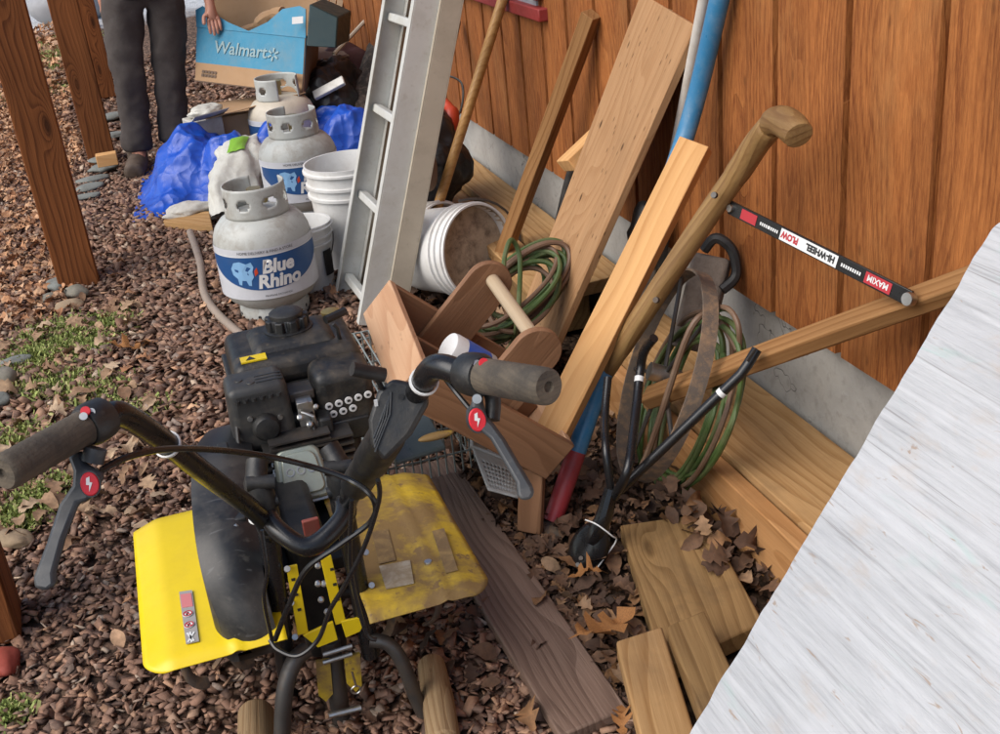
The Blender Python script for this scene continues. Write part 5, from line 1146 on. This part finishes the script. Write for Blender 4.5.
tag(MB().tube(catmull([D(240, 32, 5.8), D(258, 24, 5.78), D(272, 14, 5.74), D(284, 13, 5.7)], 5), [.02]*5+[.035]*5+[.03]*5+[.01], 9).build('brown_paper', 'card', disp=(.03, .05)), 'crumpled brown paper inside the open blue carton', 'paper')
tag(MB().hexa([p+V((.1, .16, 0)) for p in [D(306, 46, 5.46), D(336, 48, 5.46), D(338, 17, 5.5), D(309, 4, 5.5)]], [D(306, 46, 5.46), D(336, 48, 5.46), D(338, 17, 5.5), D(309, 4, 5.5)]).build('teal_case', 'teal', bevel=.006), 'dark teal flat case resting against the right side of the blue carton', 'case')
# carton stack below
cb_ = thing('brown_carton', 'open brown carton under the blue carton with folded flap', 'carton', (-.68, 5.95, 0))
def cbox(x0, x1, y0, y1, z0, z1, mat, par, name): return MB().box(((x0+x1)/2, (y0+y1)/2, (z0+z1)/2), (x1-x0, y1-y0, z1-z0)).build(name, mat, par, bevel=.004)
cbox(-.85, -.46, 5.60, 5.98, .0, .29, 'card', cb_, 'body')
slab('flap', [(-.92, 5.52, .31), (-.44, 5.52, .36), (-.44, 5.66, .33), (-.88, 5.66, .30)], .006, 'card', cb_)
pc = thing('white_carton', 'small torn white carton standing left of the brown carton', 'carton', (-.93, 5.62, 0), .25)
T_ = WM[pc.name]
for nm, c_b, d_b in (('body', (0, 0, .15), (.15, .14, .30)),): MB().add([tuple(T_ @ V(p)) for p in MB().box(c_b, d_b).v], MB().box(c_b, d_b).f).build(nm, 'paper', pc, T=T_, bevel=.004)
MB().hexa([T_ @ V(p) for p in [(-.075, -.072, .302), (.075, -.072, .302), (.09, -.15, .345), (-.08, -.15, .335)]], [T_ @ V(p) for p in [(-.075, -.071, .306), (.075, -.071, .306), (.09, -.15, .349), (-.08, -.15, .339)]]).build('flap', 'paper', pc)
tag(blob('wrapper', T_ @ V((.02, .0, .325)), (.16, .12, .06), 'sack', seed=11, amp=.15, rz=.4, sub=4, crumple=.2), 'pale crumpled wrapper on top of the small white carton', 'wrapper')
cbox2 = thing('grey_carton', 'tall dull brown carton standing behind the farthest tank', 'carton', (-.30, 6.1, 0))
cbox(-.44, -.14, 5.95, 6.4, 0, .42, 'card_dark', cbox2, 'body'); cbox(-.45, -.13, 5.94, 6.41, .42, .43, 'card_dark', cbox2, 'lid')
tag(blob('black_bag', D(335, 115, 5.85), (.42, .4, .62), 'darkbag', seed=13, amp=.2, sub=4, crumple=.2), 'black bin bag heaped beside the farthest tank', 'bag')
tag(blob('maroon_bag', D(352, 92, 6.15), (.35, .3, .45), 'maroon', seed=14, amp=.18, sub=4, crumple=.2), 'dark maroon cloth bundle behind the black bag', 'bag')
tag(MB().bar(D(314, 96, 5.58), D(344, 80, 5.55), .05, .02, (0, -.6, .8)).build('metal_bracket', 'alu', bevel=.004), 'pale metal strip lying on the black bag', 'strip')
m = MB(); a, b = D(360, 125, 5.75), D(396, 35, 6.05); m.tube(catmull([a+(b-a)*(-.35), a, a.lerp(b, .5), b, b+(b-a)*.15], 8), [.07+.03*math.sin(i*.3)*.3+(.05 if i < 18 else .05-(i-18)*.004) for i in range(33)], 16)
tag(m.build('rolled_netting', 'camo', smooth='all', disp=(.035, .05)), 'dark mottled roll of cloth standing behind the ladder', 'roll')
tag(MB().tube([D(334, 54, 5.8), D(392, -8, 6.15)], .011, 8).tube([D(334, 54, 5.8), D(341, 66, 5.8)], .009, 8).build('metal_rod', 'alu_dull'), 'thin grey metal rod leaning diagonally above the yellow crate', 'rod')
tag(MB().tube([D(358, 62, 6.4), D(364, -10, 6.6)], .014, 8).build('grey_pole', 'alu_dull'), 'upright grey pole behind the diagonal metal rod', 'pole')
yc = thing('yellow_crate', 'mustard yellow plastic crate against the wall behind the metal rod', 'crate', (-.1, 6.6, .1))
c = D(378, 64, 6.45); cbox(c.x-.12, c.x+.10, c.y-.1, c.y+.15, c.z-.12, c.z+.10, 'yellow_crate', yc, 'body'); 
for k in range(3): cbox(c.x-.124, c.x+.104, c.y-.104, c.y+.154, c.z-.07+.055*k, c.z-.058+.055*k, 'yellow_crate', yc, 'rib')
tag(MB().box((c.x, c.y+.02, (c.z-.12)/2), (.4, .36, c.z-.13)).build('crate_stand', 'card_dark', bevel=.01), 'dull carton under the mustard yellow crate', 'carton')
for i, (xa, xb) in enumerate(((316, 322), (323, 329), (330, 336), (337, 343))):
    tag(MB().bar(D(xa, 14+2*i, 6.3), D(xb+2, -30, 6.6), .03, .015, (0, -1, .3)).build('lath', 'dowel'), ('leftmost pale lath behind the teal case', 'second pale lath from the left behind the teal case', 'third pale lath from the left behind the teal case', 'rightmost pale lath behind the teal case')[i], 'lath', 'laths behind the teal case')
tag(blob('pale_cloth', D(296, -6, 6.9), (.5, .3, .5), 'paper', seed=17, amp=.2, sub=4, crumple=.2), 'pale lilac white bundle behind the blue carton', 'bundle')
# string trimmer behind the ladder
gt = thing('string_trimmer', 'black garden trimmer with green shaft and red orange guard behind the ladder', 'trimmer', Z(420, 195))
MB().tube([D(455, 22, 4.25), D(437, 100, 4.05)], .022, 10).build('upper_shaft', 'black_plastic', gt)
MB().tube([D(437, 100, 4.05), D(416, 180, 3.85)], .012, 10).build('lower_shaft', 'green_tool', gt)
MB().tube(catmull([D(443, 102, 4.05), D(451, 112, 4.02), D(450, 128, 4.0), D(444, 136, 3.98)], 5), [.02]*5+[.028]*5+[.024]*5+[.01], 10).build('guard', 'orange_tool', gt)
MB().tube(catmull([D(447, 75, 4.1), D(462, 84, 4.08), D(460, 112, 4.05), D(440, 140, 4.0)], 6), .004, 6).build('cord', 'black_plastic', gt)
tag(blob('dark_bag', D(434, 160, 4.0), (.22, .3, .32), 'darkbag', seed=19, amp=.2, sub=4, crumple=.2), 'black bag crammed between the ladder and the wall', 'bag')
tag(blob('clay_lump', D(424, 168, 3.75), (.09, .1, .16), 'card_dark', seed=20, amp=.08), 'dull brown pot behind the ladder foot', 'pot')
# grey tube and offcut on the gravel
tag(MB().tube(catmull([Z(190, 232, .02), Z(200, 262, .016), Z(204, 292, .016), Z(216, 312, .016), Z(240, 334, .016), Z(262, 350, .016)], 8), .0145, 12).build('grey_hose', 'hose_grey'), 'grey flexible tube curving over the gravel from the tarp', 'hose')
tag(slab('plank_offcut', [Z(163, 221, .035), Z(212, 226, .04), Z(209, 211, .05), Z(168, 212, .04)], .03, 'treated'), 'short tan plank offcut lying on the gravel before the tarp', 'offcut')
tag(blob('paper_scrap', Z(190, 210, .05), (.22, .12, .07), 'paper', seed=23, amp=.2, sub=4, crumple=.2), 'dirty pale rag on the plank offcut by the tarp', 'rag')

# ------------------------------------------------------------------ person
per = None
def skin(name, nodes, edges, mat, parent=None, root=0, sub=2, disp=None):
    me = bpy.data.meshes.new(name); names = list(nodes)
    me.from_pydata([V(nodes[k][0]) for k in names], [(names.index(a), names.index(b)) for a, b in edges], [])
    o = bpy.data.objects.new(name, me); COL.objects.link(o); me.materials.append(M[mat]); WM[o.name] = Matrix.Identity(4)
    put(o, parent, Matrix.Identity(4))
    md = o.modifiers.new('skin', 'SKIN'); md.use_smooth_shade = True
    for k, v_ in zip(names, me.skin_vertices[0].data): r = nodes[k][1]; v_.radius = r if isinstance(r, tuple) else (r, r); v_.use_root = (k == names[root])
    s_ = o.modifiers.new('sub', 'SUBSURF'); s_.levels = s_.render_levels = sub
    if disp:
        tx = bpy.data.textures.new(name, 'CLOUDS'); tx.noise_scale = disp[1]; d_ = o.modifiers.new('disp', 'DISPLACE'); d_.texture = tx; d_.strength = disp[0]; d_.texture_coords = 'GLOBAL'
    # bake, so the body is a plain continuous mesh
    dg = bpy.context.evaluated_depsgraph_get(); dg.update(); nm = bpy.data.meshes.new_from_object(o.evaluated_get(dg)); o.modifiers.clear(); o.data = nm; nm.shade_smooth()
    return o
f1, f2 = Z(141, 170), Z(179, 162)
hip = V(((f1.x+f2.x)/2+.10, (f1.y+f2.y)/2+.02, .93))
hL, hR = hip+V((-.10, 0, -.03)), hip+V((.10, 0, -.03))
a1, a2 = f1+V((0.01, .02, .09)), f2+V((-.0, .02, .09))
sL, sR = hip+V((-.19, .0, .50)), hip+V((.19, .0, .50))
wL, wR = D(99, -14, 5.6), D(208, -4, 5.62)
eL, eR = sL.lerp(wL, .5)+V((-.04, .05, -.02)), sR.lerp(wR, .5)+V((.05, .06, -.05))
N_ = {'pel': (hip, (.13, .10)), 'hl': (hL, .085), 'kl': (hL.lerp(a1, .5)+V((0, -.02, 0)), .055), 'al': (a1, .04), 'tl': (a1+V((-.02, -.13, -.05)), .035),
      'hr': (hR, .085), 'kr': (hR.lerp(a2, .5)+V((0, -.02, 0)), .055), 'ar': (a2, .04), 'tr': (a2+V((.03, -.12, -.05)), .035),
      'wst': (hip+V((0, 0, .18)), (.13, .10)), 'chs': (hip+V((0, 0, .40)), (.15, .11)), 'nk': (hip+V((0, -.01, .56)), .055), 'ch': (hip+V((0, -.03, .63)), .06), 'hd': (hip+V((0, -.04, .72)), (.082, .10)), 'tp': (hip+V((0, -.03, .80)), (.06, .07)),
      'sl': (sL, .06), 'el': (eL, .042), 'wl': (wL, .028), 'pl': (wL+(wL-eL).normalized()*.06+V((0, 0, -.02)), (.036, .02)),
      'sr': (sR, .06), 'er': (eR, .042), 'wr': (wR, .028), 'pr': (wR+(wR-eR).normalized()*.06+V((0, 0, -.02)), (.036, .02))}
E_l = [('pel', 'hl'), ('hl', 'kl'), ('kl', 'al'), ('al', 'tl'), ('pel', 'hr'), ('hr', 'kr'), ('kr', 'ar'), ('ar', 'tr'), ('pel', 'wst'), ('wst', 'chs'), ('chs', 'nk'), ('nk', 'ch'), ('ch', 'hd'), ('hd', 'tp'), ('chs', 'sl'), ('sl', 'el'), ('el', 'wl'), ('wl', 'pl'), ('chs', 'sr'), ('sr', 'er'), ('er', 'wr'), ('wr', 'pr')]
for sd2, w_, e_ in (('l', wL, eL), ('r', wR, eR)):
    pl_ = N_['p'+sd2][0]; d = ((w_-e_).normalized()+V((0, -.2, -.6))).normalized(); side = V((1, 0, 0)) if sd2 == 'l' else V((-1, 0, 0))
    for k in range(4):
        o = side*(.026-.0175*k); L_f = (.068, .078, .073, .058)[k]; b = 'f%s%d' % (sd2, k)
        N_[b+'a'] = (pl_+o+d*.035, .0095); N_[b+'b'] = (pl_+o+d*(.035+L_f*.55)+V((0, -.006, 0)), .0085); N_[b+'c'] = (pl_+o+d*(.03+L_f)+V((0, .006, -.004)), .0072)
        E_l += [('p'+sd2, b+'a'), (b+'a', b+'b'), (b+'b', b+'c')]
    N_['t'+sd2+'a'] = (pl_+side*.042+d*.01+V((0, -.012, 0)), .0105); N_['t'+sd2+'b'] = (pl_+side*.05+d*.05+V((0, -.022, 0)), .009); E_l += [('p'+sd2, 't'+sd2+'a'), ('t'+sd2+'a', 't'+sd2+'b')]
per = skin('person', N_, E_l, 'skin')
tag(per, 'person in dark jacket, grey jeans and brown boots reaching to the blue carton', 'person')
kL, kR = N_['kl'][0], N_['kr'][0]
tro = {'pel': (hip, (.15, .12)), 'hl': (hL+V((-.006, 0, -.05)), (.118, .11)), 'ml': (hL.lerp(kL, .55)+V((-.01, 0, 0)), .102), 'kl': (kL+V((-.005, 0, 0)), .088), 'sl': (kL.lerp(a1, .6), .08), 'al': (a1+V((0, -.005, .05)), .083), 'bl': (a1+V((0, -.0, .0)), .08),
       'hr': (hR+V((.012, 0, -.05)), (.118, .11)), 'mr': (hR.lerp(kR, .55)+V((.01, 0, 0)), .102), 'kr': (kR, .088), 'sr': (kR.lerp(a2, .6), .08), 'ar': (a2+V((0, -.005, .05)), .083), 'br': (a2+V((0, -.0, .0)), .08), 'top': (hip+V((0, 0, .1)), (.15, .12))}
skin('trousers', tro, [('pel', 'hl'), ('hl', 'ml'), ('ml', 'kl'), ('kl', 'sl'), ('sl', 'al'), ('al', 'bl'), ('pel', 'hr'), ('hr', 'mr'), ('mr', 'kr'), ('kr', 'sr'), ('sr', 'ar'), ('ar', 'br'), ('pel', 'top')], 'trouser', per, sub=3, disp=(.032, .075))
jk = {'chs': (hip+V((0, 0, .38)), (.19, .14)), 'w': (hip+V((0, 0, .12)), (.185, .145)), 'hem': (hip+V((0, 0, -.09)), (.20, .158)), 'hem2': (hip+V((0, 0, -.115)), (.20, .158)), 'nk': (hip+V((0, 0, .54)), .075), 'sl': (sL, .082), 'el': (eL, .066), 'wl': (wL.lerp(eL, .12), .048), 'sr': (sR, .082), 'er': (eR, .066), 'wr': (wR.lerp(eR, .12), .048)}
skin('jacket', jk, [('chs', 'w'), ('w', 'hem'), ('hem', 'hem2'), ('chs', 'nk'), ('chs', 'sl'), ('sl', 'el'), ('el', 'wl'), ('chs', 'sr'), ('sr', 'er'), ('er', 'wr')], 'jacket', per, sub=3, disp=(.02, .07))
for a, dx in ((f1, -.03), (f2, .04)):
    d = V((dx, -.165, 0)); m = MB()
    m.tube(catmull([a+V((0, .075, .045))-d*.2, a+V((0, .02, .05)), a+d*.4+V((0, 0, .048)), a+d*.85+V((0, 0, .042)), a+d*1.15+V((0, 0, .034))], 5), [.044]*5+[.05]*5+[.052]*5+[.05]*5+[.026], 14)
    m.v = [(x, y, max(.006, z)) for x, y, z in m.v]; b = m.build('boot', 'boot', per, smooth='all')
    m = MB(); m.tube([a+V((0, .02, .05)), a+V((0, .025, .14))], .05, 14); m.build('boot_shaft', 'boot', b)
hd = N_['hd'][0]
hb_ = blob('hair', hd+V((0, .035, .045)), (.19, .2, .17), 'hair', per, seed=2, amp=.05)
for sx in (-1, 1):
    blob('eye', hd+V((.032*sx, -.088, .0)), (.026, .02, .016), 'label_white', per, sub=2, amp=0); blob('ear', hd+V((.083*sx, .0, -.01)), (.025, .04, .06), 'skin', per, sub=2, amp=.05)
blob('nose', hd+V((0, -.105, -.025)), (.03, .04, .045), 'skin', per, sub=2, amp=.03); blob('mouth', hd+V((0, -.09, -.062)), (.05, .015, .012), 'redpaint', per, sub=2, amp=.02)

# ------------------------------------------------------------------ light
SUN_EL, SUN_AZ = 46., 255.      # azimuth of the sun measured from +y toward +x: over the open yard, left and behind the camera
w = bpy.data.worlds.new('World'); scene.world = w; w.use_nodes = True; nt = w.node_tree; nt.nodes.clear()
sky = nt.nodes.new('ShaderNodeTexSky'); sky.sky_type = 'NISHITA'; sky.sun_disc = False; sky.sun_elevation = R(SUN_EL); sky.sun_rotation = R(SUN_AZ)
sky.air_density = 1.; sky.dust_density = 2.; sky.ozone_density = .6
bgn = nt.nodes.new('ShaderNodeBackground'); bgn.inputs[1].default_value = .105; wo = nt.nodes.new('ShaderNodeOutputWorld')
nt.links.new(sky.outputs[0], bgn.inputs[0]); nt.links.new(bgn.outputs[0], wo.inputs[0])
sl = bpy.data.lights.new('sun', 'SUN'); sl.energy = 1.7; sl.angle = R(60); sl.color = (1, .965, .91); so = bpy.data.objects.new('sun', sl); COL.objects.link(so)
dvec = V((math.sin(R(SUN_AZ))*math.cos(R(SUN_EL)), math.cos(R(SUN_AZ))*math.cos(R(SUN_EL)), math.sin(R(SUN_EL))))
so.rotation_euler = dvec.to_track_quat('Z', 'Y').to_euler(); so.location = (-4, -3, 6)
vs_ = scene.view_settings; vs_.view_transform = 'Standard'; vs_.look = 'None'; vs_.gamma = 1; vs_.exposure = .78; vs_.use_curve_mapping = False
